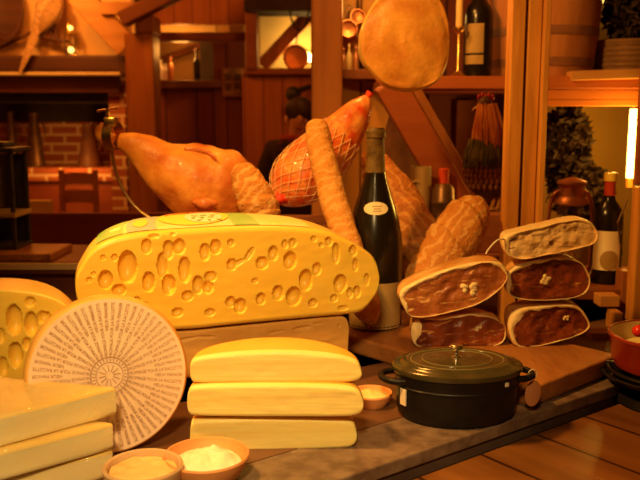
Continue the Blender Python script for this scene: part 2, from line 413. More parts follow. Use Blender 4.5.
# partition behind the display, right of the centre post
mb = MB(); xa = at_y(330, 200, 3.3).x; xm = at_y(393, 200, 3.3).x; xb = at_y(535, 200, 3.3).x
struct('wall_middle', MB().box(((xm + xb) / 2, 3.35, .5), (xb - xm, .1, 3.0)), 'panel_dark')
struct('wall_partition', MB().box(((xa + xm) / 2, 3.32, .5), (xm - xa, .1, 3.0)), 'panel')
struct('wall_alcove', MB().box(((xb + 2.6) / 2, 3.3, .5), (2.6 - xb, .1, 3.0)), 'plaster')
# door leaf and board on the dark partition
struct('door_1', MB().slab(427, 88, 455, 240, 3.27, .03, .003), 'redwood')
struct('trim_1', MB().slab(455, 100, 476, 250, 3.24, .05, .003), 'brace')
# centre post
t = struct('trim_2', MB().box((at_y(327, 150, 2.95).x, 3.02, .5), (30 * mpp(2.95), .14, 3.0), None, .008), 'timber')
struct('trim_3', MB().box((at_y(317, 150, 3.2).x, 3.2, .5), (12 * mpp(2.95), .14, 3.0), None, .004), 'timber_dark_z')

# counter, ledge (edging), front table
def ledge_pt(px, py): return at_z(px, py, ZC)
f0 = at_z(340, 479, ZC); f1 = at_z(616, 385, ZC); b0 = at_z(215, 473, ZC)
d = (f1 - f0); d.z = 0; d.normalize(); nb = V((-d.y, d.x, 0))
wid = (b0 - f0).dot(nb)
A0 = f0 - d * .75; A1 = f0 + d * 1.35
mb = MB(); ang = math.atan2(d.y, d.x); RZ = M.Rotation(ang, 3, 'Z')
c = (A0 + A1) / 2 + nb * wid / 2
struct('trim_4', MB().box((c.x, c.y, ZC - .012), ((A1 - A0).length, wid, .024), RZ, .003), 'stone')
c2 = (A0 + A1) / 2 + nb * (wid / 2 + .003)
struct('trim_5', MB().box((c2.x, c2.y, ZC - .037), ((A1 - A0).length, wid - .006, .026), RZ, .004), 'stone_dark')
c2 = (A0 + A1) / 2 + nb * (wid / 2 + .03)
struct('trim_6', MB().box((c2.x, c2.y, (ZC - .05 + FLOOR) / 2), ((A1 - A0).length, wid - .03, ZC - .05 - FLOOR), RZ), 'stone_dark')
# counter slab behind the ledge
bm = bmesh.new()
q = [A0 + nb * wid, A1 + nb * wid, A1 + nb * 1.1, V((1.3, 2.46, 0)), V((-1.45, 2.46, 0)), V((-1.45, .75, 0))]
top = [bm.verts.new((p.x, p.y, ZC)) for p in q]; bot = [bm.verts.new((p.x, p.y, ZC - .06)) for p in q]
bm.faces.new(top); bm.faces.new(bot[::-1])
for i in range(6): bm.faces.new((top[i], bot[i], bot[(i + 1) % 6], top[(i + 1) % 6]))
o = finish('display_counter', bm, 'counter', M.Identity(4), False); o['kind'] = 'structure'
# table in front
TZ = -.016
g0 = A0 - nb * .010; g1 = A1 - nb * .010
cc = (g0 + g1) / 2 - nb * .4
R90 = M.Rotation(ang, 3, 'Z')
t = thing('wooden_table', 'plank-topped wooden table in the lower right corner, in front of the stone counter edge', 'table', (cc.x, cc.y, FLOOR), ang)
part('tabletop', MB().box((cc.x, cc.y, TZ - .02), ((g1 - g0).length, .8, .04), R90, .004), 'table', t, False)
for sx in (-1, 1):
    for sy in (-1, 1):
        p = cc + d * sx * .95 + nb * sy * .33
        part('leg', MB().box((p.x, p.y, (FLOOR + TZ - .04) / 2), (.07, .07, TZ - .04 - FLOOR), R90, .004), 'timber', t, False)

# chopping block
Cc = at_z(532, 388, ZB); Dr = at_z(612, 357, ZB); Ll = at_z(348, 330, ZB)
A = (Dr - Cc); A.z = 0; A.normalize(); B = V((-A.y, A.x, 0))
LA = .33; LB = (Ll - Cc).dot(B) + .06
ctr = Cc + A * LA / 2 + B * LB / 2
RB = M.Rotation(math.atan2(A.y, A.x), 3, 'Z')
mb = MB().box((ctr.x, ctr.y, (ZC + ZB) / 2), (LA, LB, ZB - ZC), RB, .006, 3)
for v in mb.bm.verts:
    k = NZ.noise(v.co * 9) * .002; v.co.z += k * .3
solo('chopping_block', mb, 'block', 'thick worn wooden block under the cut hams behind the black pot', 'chopping board', (ctr.x, ctr.y, ZC), smooth=False)

# hidden back risers carrying hams and lanterns
solo('display_box', MB().box((-.205, 2.16, (ZC + .28) / 2), (.47, .44, .28 - ZC), None, .006), 'timber_x', 'long wooden box behind the big holed cheese, carrying the hams', 'box', (-.19, 2.16, ZC), smooth=False)
solo('display_box', MB().box((.38, 2.31, (ZC + .19) / 2), (.34, .26, .19 - ZC), None, .006), 'timber_x', 'wooden box behind the crossed loaves, carrying the dark coffee mill', 'box', (.38, 2.31, ZC), smooth=False)

solo('small_crate', MB().box((.497, 2.32, (.19 + .30) / 2), (.11, .2, .11), None, .004), 'timber_x', 'small crate under the stuffed hen, behind the window post', 'box', (.497, 2.32, .19), smooth=False)

# right: window post built of mouldings
z0, z1 = ZC - .06, 2.0
t = None
for i, (xa_, xb_, Y, th, m) in enumerate(((508, 521, 2.02, .06, 'pine'), (521, 524, 2.05, .03, 'timber_dark_z'), (524, 537, 2.02, .06, 'pine'), (537, 540, 2.04, .04, 'timber'), (540, 546, 2.0, .08, 'pine'))):
    a = at_y(xa_, 150, Y).x; b = at_y(xb_, 150, Y).x
    struct('trim_%d' % (7 + i), MB().box(((a + b) / 2, Y + th / 2, (z0 + z1) / 2), (b - a, th, z1 - z0), None, .002), m)
# right lower: frame board leaning at the edge and its mate
a = at_y(626, 260, 1.98)
struct('trim_12', MB().box((at_y(648, 260, 2.035).x + .018, 2.06, .14), (40 * mpp(2.0), .05, .50), None, .004), 'pine')
struct('trim_13', MB().box((at_y(626, 300, 2.1).x, 2.13, .05), (9 * mpp(2.05), .05, .22), None, .003), 'timber')
struct('trim_14', MB().box((at_y(643, 60, 2.0).x + .014, 2.01, .76), (.03, .016, .72), None, .003), 'brace')

# back rail on the left with a cream painted front edge
p = at_y(60, 262, 2.5); zr = p.z
struct('trim_15', MB().box((-.70, 2.68, zr - .02), (1.6, .36, .04), None, .004), 'timber_x')
q = at_y(60, 270, 2.49)
struct('trim_16', MB().box((-.70, 2.495, (zr - .003 + q.z) / 2), (1.6, .012, zr - .003 - q.z), None, .002), 'creamstrip')
struct('trim_17', MB().box((-.70, 2.7, (zr - .04 + FLOOR) / 2), (1.58, .3, zr - .04 - FLOOR)), 'redwood')

# ------------------------------------------------------------------ upper shelf (right)
YS = 2.62
zs = at_y(470, 76, YS).z
xl = at_y(384, 80, YS).x; xr = 1.6
struct('trim_18', MB().box(((xl + xr) / 2, YS + .33, zs - .02), (xr - xl, .66, .04), None, .003), 'shelf')
zb = at_y(470, 92, YS).z
xp = at_y(541, 80, YS).x
struct('trim_19', MB().box(((xl + xp) / 2, YS + .035, (zs - .04 + zb) / 2), (xp - xl, .03, zs - .04 - zb), None, .002), 'shelf')
zf = at_y(590, 106, YS).z
struct('trim_20', MB().box(((xp + xr) / 2, YS + .03, (zs - .045 + zf) / 2), (xr - xp, .04, zs - .045 - zf), None, .002), 'fascia')
a = at_y(570, 66, YS - .02)
struct('trim_21', MB().box(((at_y(570, 70, YS).x + 1.6) / 2, YS + .01, zs + .012), (1.6 - at_y(570, 70, YS).x, .06, .03), M.Rotation(-.03, 3, 'Y'), .002), 'pine_x')
# shelf behind, right of the centre post
struct('trim_22', MB().slab(335, 69, 380, 79, 3.1, .2, .003), 'timber_x')

# right low shelf
zl = at_z(600, 290, .11); ZL = .11
xs0 = at_y(530, 295, 2.1).x; xs1 = at_y(640, 295, 2.1).x + .1
struct('trim_23', MB().box(((xs0 + xs1) / 2, 2.28, ZL - .015), (xs1 - xs0, .34, .03), None, .003), 'timber_x')
struct('trim_24', MB().box(((xs0 + xs1) / 2, 2.36, (ZL - .03 + ZC) / 2), (xs1 - xs0, .16, ZL - .03 - ZC)), 'timber_dark')

# ------------------------------------------------------------------ back room (left)
YM = 6.4
# chimney: hood front, mantel beam, brick firebox, brick pier
a = at_y(-20, 30, YM + .25); b = at_y(132, 30, YM + .25)
struct('wall_chimney', MB().box(((a.x + b.x) / 2, YM + .3, (at_y(60, 60, YM).z + 2.0) / 2), (b.x - a.x, .1, 2.0 - at_y(60, 60, YM).z)), 'plaster_o')
mb = MB().slab(-20, 55, 127, 72, YM, .35, .02)
struct('trim_25', mb, 'mantel')
struct('trim_26', MB().slab(118, 55, 138, 76, YM - .03, .4, .03), 'mantel')
struct('trim_27', MB().slab(-20, 72, 120, 75, YM - .02, .1, .005), 'creamstrip')
struct('trim_28', MB().slab(-20, 76, 118, 92, YM + .15, .1), 'timber_dark')
struct('trim_29', MB().slab(-20, 92, 118, 102, YM + .3, .9), 'soot_and_shade')
struct('wall_firebox', MB().slab(-20, 76, 130, 300, 7.5, .1), 'brick')
struct('wall_firebox_shade', MB().slab(-20, 76, 120, 122, 7.42, .05), 'soot_and_shade')  # dark sheet paints shade over the upper brickwork
struct('wall_pier', MB().slab(112, 82, 128, 300, YM + .25, 1.0), 'brick')
struct('trim_30', MB().slab(-20, 168, 120, 182, 6.95, .5, .02), 'brick')
struct('trim_31', MB().slab(-20, 182, 125, 330, 7.0, .3), 'redwood')
# big post with cap, diagonal brace above the mantel, diagonal beam at the top
struct('trim_32', MB().slab(129, 33, 157, 330, 5.9, .25, .012), 'timber')
struct('trim_33', MB().slab(135, 15, 154, 33, 5.88, .26, .01), 'timber')
p, q = at_y(78, -6, 6.2), at_y(128, 48, 6.2)
struct('trim_34', MB().bar(p, q, .18, .1, .01), 'pine_x')
p, q = at_y(122, 20, 5.8), at_y(190, -14, 5.8)
struct('trim_35', MB().bar(p, q, .1, .14, .01), 'timber_dark')
struct('trim_36', MB().slab(100, 2, 135, 14, 6.1, .1), 'pine_x')
# header boards, lintel, the bar behind
struct('trim_37', MB().slab(150, -12, 247, 24, 6.3, .08), 'panel_mid')
struct('trim_38', MB().slab(158, 25, 216, 32, 6.9, .05), 'creambox')
struct('trim_39', MB().slab(157, 32, 246, 41, 6.25, .14, .01), 'timber_x')
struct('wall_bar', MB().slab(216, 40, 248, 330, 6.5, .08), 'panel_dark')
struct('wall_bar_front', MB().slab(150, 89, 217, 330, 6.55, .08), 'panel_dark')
struct('trim_40', MB().slab(152, 80, 222, 88, 6.45, .5, .01), 'timber_dark')
struct('wall_bar_back', MB().slab(120, 20, 230, 100, 7.6, .05), 'plaster_o')
struct('trim_41', MB().bar(at_y(156, 62, 7.5), at_y(205, 44, 7.5), .06, .05), 'timber_x')
struct('trim_42', MB().slab(200, 42, 217, 80, 7.0, .05), 'soot_and_shade')
# orange panelled wall below a niche
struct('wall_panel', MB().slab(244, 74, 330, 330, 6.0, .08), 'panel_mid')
struct('trim_43', MB().slab(244, 68, 330, 75, 5.95, .6, .01), 'timber_x')
struct('wall_niche', MB().slab(244, -25, 345, 72, 6.55, .05), 'plaster_y')
struct('trim_44', MB().slab(245, 6, 257, 72, 5.95, .3, .01), 'timber_x')
struct('trim_45', MB().bar(at_y(262, 66, 6.3), at_y(312, 12, 6.3), .1, .09, .008), 'timber')
struct('trim_46', MB().bar(at_y(300, 20, 6.4), at_y(308, 2, 6.4), .08, .06, .008), 'pine_x')
struct('trim_47', MB().slab(244, -10, 320, 11, 5.9, .3), 'soot_and_shade')

# ================================================================== CHEESES
class FacePlane:
    def __init__(s, P0, yaw):
        s.P0 = V(P0); s.ax = V((math.cos(yaw), math.sin(yaw), 0)); s.nb = V((-math.sin(yaw), math.cos(yaw), 0))
    def sz(s, px, py):
        dd = ray(px, py); t = (s.P0 - EYE).dot(s.nb) / dd.dot(s.nb); P = EYE + dd * t
        return (P - s.P0).dot(s.ax), P.z, t
    def pt(s, a, z, t=0): return V((s.P0.x, s.P0.y, 0)) + s.ax * a + s.nb * t + V((0, 0, z))

def lin(pts, x):
    if x <= pts[0][0]: return pts[0][1]
    for (x0, y0), (x1, y1) in zip(pts, pts[1:]):
        if x <= x1: return y0 + (y1 - y0) * (x - x0) / max(x1 - x0, 1e-9)
    return pts[-1][1]

def profile(fp, up_px, lo_px, n, sm=3):
    up = [fp.sz(*p)[:2] for p in up_px]; lo = [fp.sz(*p)[:2] for p in lo_px]
    up = sorted(interp(up, 6)); lo = sorted(interp(lo, 6))
    s0 = max(up[0][0], lo[0][0]); s1 = min(up[-1][0], lo[-1][0])
    S = [s0 + (s1 - s0) * (1 - math.cos(PI * i / n)) / 2 for i in range(n + 1)]
    U = [lin(up, s) for s in S]; Lw = [lin(lo, s) for s in S]
    for e in (0, n):
        m_ = (U[e] + Lw[e]) / 2; U[e] = Lw[e] = m_
    for _ in range(sm):
        U = [U[0]] + [(U[i - 1] + 2 * U[i] + U[i + 1]) / 4 for i in range(1, n)] + [U[n]]
        Lw = [Lw[0]] + [(Lw[i - 1] + 2 * Lw[i] + Lw[i + 1]) / 4 for i in range(1, n)] + [Lw[n]]
    return S, U, Lw

def half_cheese(root, fp, up_px, lo_px, R, mf, mr, holes=(), n=120, m=24, zfloor=None, edge=.004, rough=0.0, face='cut_face', dome=0.0):
    S, U, Lw = profile(fp, up_px, lo_px, n)
    if zfloor is not None: Lw = [max(z, zfloor) for z in Lw]; U = [max(u, l) for u, l in zip(U, Lw)]
    hs = []
    for h in holes:
        px, py, rx, ry = h[:4]; rot = h[4] if len(h) > 4 else 0
        s, z, t = fp.sz(px, py); k = t / FPX
        hs.append((s, z, rx * k, ry * k, math.cos(rot), math.sin(rot)))
    def dep(s, z):
        dmax = 0
        for (hs_, hz, rx, rz, cr, sr) in hs:
            a = s - hs_; b = z - hz
            if abs(a) > rx + rz or abs(b) > rx + rz: continue
            a, b = a * cr + b * sr, -a * sr + b * cr
            q = (a / rx) ** 2 + (b / rz) ** 2
            if q < 1.25:
                core = math.sqrt(max(0, 1 - q / 1.25))
                dmax = max(dmax, core ** .8 * min(rx * 1.7, rz * 1.3))
        return dmax
    bm = bmesh.new(); g = []
    for i in range(n + 1):
        col = []
        for j in range(m + 1):
            w = j / m; z = Lw[i] + (U[i] - Lw[i]) * w
            border = j in (0, m) or i in (0, n)
            t = edge if border else dep(S[i], z)
            dd_ = min(U[i] - z, z - Lw[i])
            if dd_ < edge: t = max(t, edge * (1 - math.sqrt(max(0, 1 - ((edge - dd_) / edge) ** 2))))
            if rough and not border: t += (NZ.noise(V((S[i] * 9, 0, z * 25))) * rough + NZ.noise(V((S[i] * 40, 3, z * 90))) * rough * .3)
            col.append(bm.verts.new(fp.pt(S[i], z, t)))
        g.append(col)
    for i in range(n):
        for j in range(m):
            vs = [g[i][j], g[i + 1][j], g[i + 1][j + 1], g[i][j + 1]]
            bm.faces.new(vs)
    part(face, bm, mf, root, ang=70)
    sc_ = (S[0] + S[-1]) / 2; zb = min(Lw); zt = max(U)
    step = max(1, n // 60)
    idx = list(range(0, n + 1, step))
    def surf(i, up, t):
        t = max(t, edge)
        f = math.sqrt(max(0, 1 - ((t - edge) / R) ** 2)) if t < R else 0
        if t > .93 * R: f = math.sqrt(1 - .93 ** 2) * (R - t) / (.07 * R)
        z0_ = U[i] if up else Lw[i]
        zm = zb + (zt - zb) * .45
        kz = 1 - .35 * (t / R) ** 6
        z = zm + (z0_ - zm) * kz
        if up: z += dome * ((t - edge) / R) * (1 - (t / R)) * 4
        else: z = max(z, zb) if t < .5 * R else z
        return fp.pt(sc_ + (S[i] - sc_) * f, z, t)
    rings = []
    ts = [edge, edge + .002] + [R * k / 16 for k in range(1, 16) if R * k / 16 > edge + .004] + [R * .97, R * .999]
    for t in ts:
        rings.append([surf(i, True, t) for i in idx] + [surf(i, False, t) for i in idx[::-1][1:-1]])
    mb = MB().loft(rings, (False, True))
    part('rind', mb, mr, root, ang=60)
    return S, U, Lw, surf

# ---- big holed half wheel
fpE = FacePlane(at_y(230, 326, 1.50), math.radians(20))
zE = at_y(230, 326, 1.50).z
upE = [(75.5, 284), (77, 274), (81, 266), (91, 251), (106.5, 241), (129, 234.5), (154, 231.5), (182, 229.5), (227, 227), (276, 226.5), (318, 229.5), (341, 236.5), (363, 248), (375, 258), (379.5, 273), (379.6, 280)]
loE = [(75.5, 284), (76, 292), (79, 304), (90, 318), (110, 328), (150, 331), (190, 330), (220, 327), (276, 321.5), (332, 316.5), (358, 313.5), (369, 306), (377.5, 293), (379.6, 280)]
holesE = [(146.5, 246.6, 4.5, 7), (168.4, 250, 4.8, 9), (179, 246.6, 5.6, 7.3), (173, 234, 2.2, 2), (205, 252, 4.5, 8), (215.7, 247, 5, 7), (231, 243, 3, 3.5), (162.8, 265.5, 5, 12), (184.7, 270, 5.3, 12), (127.6, 267, 8.5, 15), (105.7, 280, 6.5, 9), (93.3, 274, 2.2, 2.4), (89, 280, 2.6, 2.6), (103, 257.6, 2.3, 2.5), (114.4, 257.6, 2.6, 3.3), (148.7, 282, 5.5, 9.5), (169, 285, 6.2, 9.5), (198, 285, 5, 8.5), (208, 287.4, 5, 6), (187.5, 296, 5, 5), (119, 290, 6, 5.5), (210.6, 276.7, 5.5, 5), (231.7, 264.6, 4.5, 5.6), (154, 236, 5, 2.6), (273.4, 253.4, 4.3, 7), (262, 263, 5.6, 6), (249.5, 254, 2.4, 7, -.6), (238, 263, 7, 2.2, .5), (285, 244.4, 2.6, 4.2), (292.6, 243, 3.4, 4.2), (290, 260.5, 6, 8.4), (314, 238.8, 2.6, 2.8), (328.6, 241.6, 3.4, 4.2), (336, 253.4, 3.7, 9.5), (353.3, 250.6, 4, 5), (355.5, 265, 2.8, 6), (366.8, 279.6, 2.6, 5.6), (340.4, 283.8, 6.2, 9), (350, 293, 3, 5), (357, 292, 3.7, 5.6), (334, 298.4, 3.4, 3.6), (343, 308, 5, 2.4), (305.8, 280, 6.2, 10), (293.7, 296.5, 7, 9), (278, 293, 5, 7), (260.8, 299, 4.3, 5.6), (240, 306, 5.6, 7), (230.7, 302, 4.3, 5), (317, 269, 4, 6), (321, 245, 1.8, 2.2), (177.5, 312.5, 5, 4.5), (210, 312.5, 4.5, 3.5), (145, 304, 2.5, 2), (255, 281, 2.5, 2.5), (137, 300, 3, 3), (313, 303, 4, 4)]
tE = thing('holed_cheese', 'huge half wheel of holed yellow cheese with a green printed label on top', 'cheese', (fpE.P0.x, fpE.P0.y, .18))
S, U, Lw, surfE = half_cheese(tE, fpE, upE, loE, .225, 'emmental', 'emmental_rind', holesE, n=440, m=150, rough=.0012, dome=.013, edge=.011)
NE = len(S) - 1
def idx_of(px, py):
    s = fpE.sz(px, py)[0]
    return min(range(NE + 1), key=lambda i: abs(S[i] - s))
def top_patch(name, i0, i1, t0, t1, off, m, ell=False, nn=40, mm=14):
    """thin sheet lying on top of the big cheese"""
    bm = bmesh.new(); g = []
    for a in range(nn + 1):
        col = []
        for b in range(mm + 1):
            u = a / nn * 2 - 1; w = b / mm * 2 - 1
            if ell:
                w2 = w * math.sqrt(max(0, 1 - u * u))
            else: w2 = w
            fi = (i0 + i1) / 2 + (i1 - i0) / 2 * u; t = (t0 + t1) / 2 + (t1 - t0) / 2 * w2
            k = int(fi); fr = fi - k; k2 = min(k + 1, NE)
            P = surfE(k, True, t).lerp(surfE(k2, True, t), fr)
            col.append(bm.verts.new(P + V((0, 0, off))))
        g.append(col)
    for a in range(nn):
        for b in range(mm):
            bm.faces.new((g[a][b], g[a + 1][b], g[a + 1][b + 1], g[a][b + 1]))
    bmesh.ops.solidify(bm, geom=bm.faces[:], thickness=.0006)
    return bm
ia, ib = idx_of(97, 247), idx_of(312, 229)
lab = part('printed_label', top_patch('l', ia, ib, .012, .16, .0012, None), 'label_paper', tE, label='glossy printed paper label')
part('green_panel', top_patch('g', ia, idx_of(124, 236), .012, .16, .002, None), 'label_green', lab, label='green panel')
part('grey_panel', top_patch('g', idx_of(128, 235), idx_of(158, 231), .012, .16, .002, None), 'label_grey', lab, label='grey green panel')
part('green_panel', top_patch('g', idx_of(236, 227), idx_of(262, 227), .012, .16, .002, None), 'label_green', lab, label='green panel')
part('yellow_oval', top_patch('g', idx_of(134, 234), idx_of(150, 232), .03, .09, .003, None, True), 'wax_yellow', lab, label='small yellow oval')
part('yellow_oval', top_patch('g', idx_of(160, 231), idx_of(238, 227), .02, .15, .003, None, True), 'wax_yellow', lab, label='big yellow oval')
part('cream_oval', top_patch('g', idx_of(190, 229), idx_of(230, 227), .03, .12, .004, None, True), 'label_cream', lab, label='cream oval')
mb = MB()
for k in range(22):        # little red marks in an arc on the oval, unreadable in the photo
    a = PI * (.12 + .76 * k / 21) + PI / 2 * 0
    fi = (idx_of(160, 231) + idx_of(238, 227)) / 2 + (idx_of(238, 227) - idx_of(160, 231)) * .41 * math.cos(a + PI)
    t = .085 + .052 * math.sin(a)
    P = surfE(int(fi), True, t) + V((0, 0, .0045)); mb.box(P, (.004, .008, .0008))
part('red_lettering', mb, 'label_red', lab, False)
mb = MB()
for k in range(9):
    fi = idx_of(198, 229) + k * (idx_of(224, 227) - idx_of(198, 229)) / 8
    P = surfE(int(fi), True, .06 + .02 * math.sin(k * 2.1)) + V((0, 0, .0052)); mb.box(P, (.006, .012, .0008), M.Rotation(k * 1.3, 3, 'Z'))
part('printed_squiggle', mb, 'label_green', lab, False)

# ---- cheese slab under it
fpS = FacePlane(fpE.P0 + fpE.nb * .012, math.radians(20))
zt = .18
upS = [(120, 345), (122, 334), (140, 333), (190, 331), (220, 328), (276, 322.5), (330, 317), (344, 317), (348, 322), (348.6, 332)]
loS = [(120, 345), (123, 372), (180, 378), (250, 378), (320, 370), (340, 366), (347, 358), (348.6, 332)]
tS = thing('holed_cheese', 'darker slit cheese lying under the huge holed half wheel', 'cheese', (fpS.P0.x, fpS.P0.y, ZC))
half_cheese(tS, fpS, upS, loS, .235, 'slab', 'emmental_rind', [(183, 340, 13, 1.6, .1), (205, 337, 10, 1.4, -.1), (302, 328, 9, 1.6, .05), (276, 332, 8, 1.0, .1), (339, 326, 1.6, 1.4), (318, 324, 5, .9)], n=260, m=60, rough=.002)
# ---- holed cheese at the left edge
fpL = FacePlane(at_y(20, 330, 1.54), math.radians(6))
upL = [(-130, 340), (-128, 322), (-110, 304), (-80, 295), (-40, 290), (0, 289.5), (34, 292.5), (56, 299), (70, 309), (80, 322), (83, 340)]
loL = [(-130, 340), (-127, 365), (-110, 378), (-70, 386), (0, 388), (50, 386), (72, 376), (80, 362), (83, 340)]
tL = thing('holed_cheese', 'yellow cheese with large holes at the left edge, behind the printed round wheel', 'cheese', (fpL.P0.x, fpL.P0.y, ZC))
half_cheese(tL, fpL, upL, loL, .2, 'emmental', 'emmental_rind', [(14, 320, 7, 14), (31, 324, 5.6, 11), (30, 302, 4.4, 4.4), (15.6, 355, 6, 12), (44, 317.5, 6, 6), (26.5, 344, 3.7, 5.6), (3, 367, 4, 9), (-12, 330, 6, 9), (-40, 350, 7, 11), (-60, 320, 7, 9), (1, 336, 3, 7), (-90, 340, 6, 9)], n=260, m=80, rough=.001)

# ---- stack of three half wheels
LS = [((190, 372), (191, 362), (200, 357), (240, 352), (290, 351), (330, 354), (355, 360), (361, 368), (362, 374),),
      ((187, 404), (188, 392), (196, 386), (240, 384.5), (290, 384.5), (340, 386), (357, 390), (363, 398), (363.5, 404)),
      ((190, 438), (190.5, 426), (196, 420), (240, 418.5), (290, 418.5), (340, 420), (353, 423), (356.5, 430), (357, 436))]
LO = [((190, 372), (191, 380), (198, 384), (240, 384), (290, 384), (340, 383.5), (355, 382), (361, 379), (362, 374)),
      ((187, 404), (188, 413), (196, 417), (240, 418), (290, 418), (340, 418), (357, 416), (363, 411), (363.5, 404)),
      ((190, 438), (190.5, 446), (196, 452), (240, 453), (290, 452), (340, 449), (352, 447), (356.5, 442), (357, 436))]
LN = ['topmost of the three cut cheese halves stacked left of the black pot', 'middle one of the three cut cheese halves stacked left of the black pot', 'bottom one of the three cut cheese halves stacked left of the black pot']
YR = at_z(270, 452, ZC).y
for k in range(3):
    fp = FacePlane((at_y(275, 400, YR).x, YR + [.012, .0, .014][k], 0), math.radians([1.5, 0, 2][k]))
    t = thing('cheese_half', LN[k], 'cheese', (fp.P0.x, YR + .07, fp.sz(275, LO[k][4][1])[1]), group='stacked cut cheese halves')
    half_cheese(t, fp, LS[k], LO[k], .11, 'raclette', 'raclette_rind', [], n=120, m=30, rough=.0016, edge=.008, dome=.002)

# ---- printed round wheel leaning back
lean = math.radians(8); az = math.radians(23)
dd = ray(109.5, 375.5); tt_ = (EYE.z - ZC) / (80.3 / FPX * math.cos(lean) - dd.z)
Wc = EYE + dd * tt_; RW = 80.3 / FPX * tt_
nrm = V((math.sin(az) * math.cos(lean), -math.cos(az) * math.cos(lean), math.sin(lean)))
ex = V((math.cos(az), math.sin(az), 0)); ey = nrm.cross(ex)
RWm = M((ex, ey, nrm)).transposed()
tW = thing('round_cheese', 'round cheese wheel standing on edge, its face covered in radiating printed words', 'cheese', (Wc.x, Wc.y, ZC))
TH = .055
prof = [(RW * .3, -TH), (RW * .9, -TH), (RW * .97, -TH + .006), (RW * 1.0, -TH + .018), (RW * 1.005, -TH * .5), (RW, -.012), (RW * .985, -.005), (RW * .97, -.0012), (RW * .955, 0)]
part('rind', MB().lathe(prof, Wc, 96, RWm, cap=(True, False)), 'wheel_rind', tW)
mb = MB(); rings = []
for r in [1e-4] + [RW * .955 * k / 24 for k in range(1, 25)]:
    rings.append([Wc + RWm @ V((r * math.cos(2 * PI * j / 96), r * math.sin(2 * PI * j / 96), 0 if r > RW * .92 else NZ.noise(V((r * 30 * math.cos(2 * PI * j / 96), r * 30 * math.sin(2 * PI * j / 96), 0))) * .0006)) for j in range(96)])
face = part('printed_face', mb.loft(rings, (False, False)), 'wheel_face', tW, label='paper face printed with radiating words')
def text_mesh(txt):
    cu = bpy.data.curves.new('txt', 'FONT'); cu.body = txt; cu.resolution_u = 2; cu.offset = .0
    o = bpy.data.objects.new('txt', cu); COL.objects.link(o)
    dg = bpy.context.evaluated_depsgraph_get(); me = bpy.data.meshes.new_from_object(o.evaluated_get(dg))
    bpy.data.objects.remove(o); return me
def add_text(bm, me, f):
    b = bmesh.new(); b.from_mesh(me)
    for v in b.verts: v.co = f(v.co)
    t = bpy.data.meshes.new('t'); b.to_mesh(t); b.free(); bm.from_mesh(t); bpy.data.meshes.remove(t)
m1 = text_mesh('FROMAGE POUR LA RACLETTE'); m2 = text_mesh('VIEUX MANOIR')
def ext(me):
    xs = [v.co.x for v in me.vertices]; return min(xs), max(xs)
bm = bmesh.new()
NL = 30
for k in range(NL * 2):
    a = 2 * PI * k / (NL * 2); me, r0, r1 = (m1, .235, .915) if k % 2 == 0 else (m2, .56, .915)
    x0, x1 = ext(me); ca, sa = math.cos(a), math.sin(a); hs = RW * .042 / .7
    def f(c):
        r = RW * (r0 + (r1 - r0) * (c.x - x0) / (x1 - x0)); y = (c.y - .35) * hs
        return Wc + RWm @ V((r * ca - y * sa, r * sa + y * ca, .0012))
    add_text(bm, me, f)
mb = MB(); mb.bm.free(); mb.bm = bm
for r in (.225, .165):
    mb.torus(Wc + RWm @ V((0, 0, .0006)), RW * r, .0005, 64, 6, RWm)
for k in range(12):
    a = 2 * PI * k / 12 + .1; p = V((RW * .09 * math.cos(a), RW * .09 * math.sin(a), .001)); mb.box(Wc + RWm @ p, (RW * .09, .0009, .0006), RWm @ M.Rotation(a, 3, 'Z'))
for k in range(30):
    a = 2 * PI * k / 30; p = V((RW * .195 * math.cos(a), RW * .195 * math.sin(a), .001))
    mb.box(Wc + RWm @ p, (.0035, .0012, .0006), RWm @ M.Rotation(a, 3, 'Z'))
part('printed_words', mb, 'ink', face, False, label='brown printed lettering')

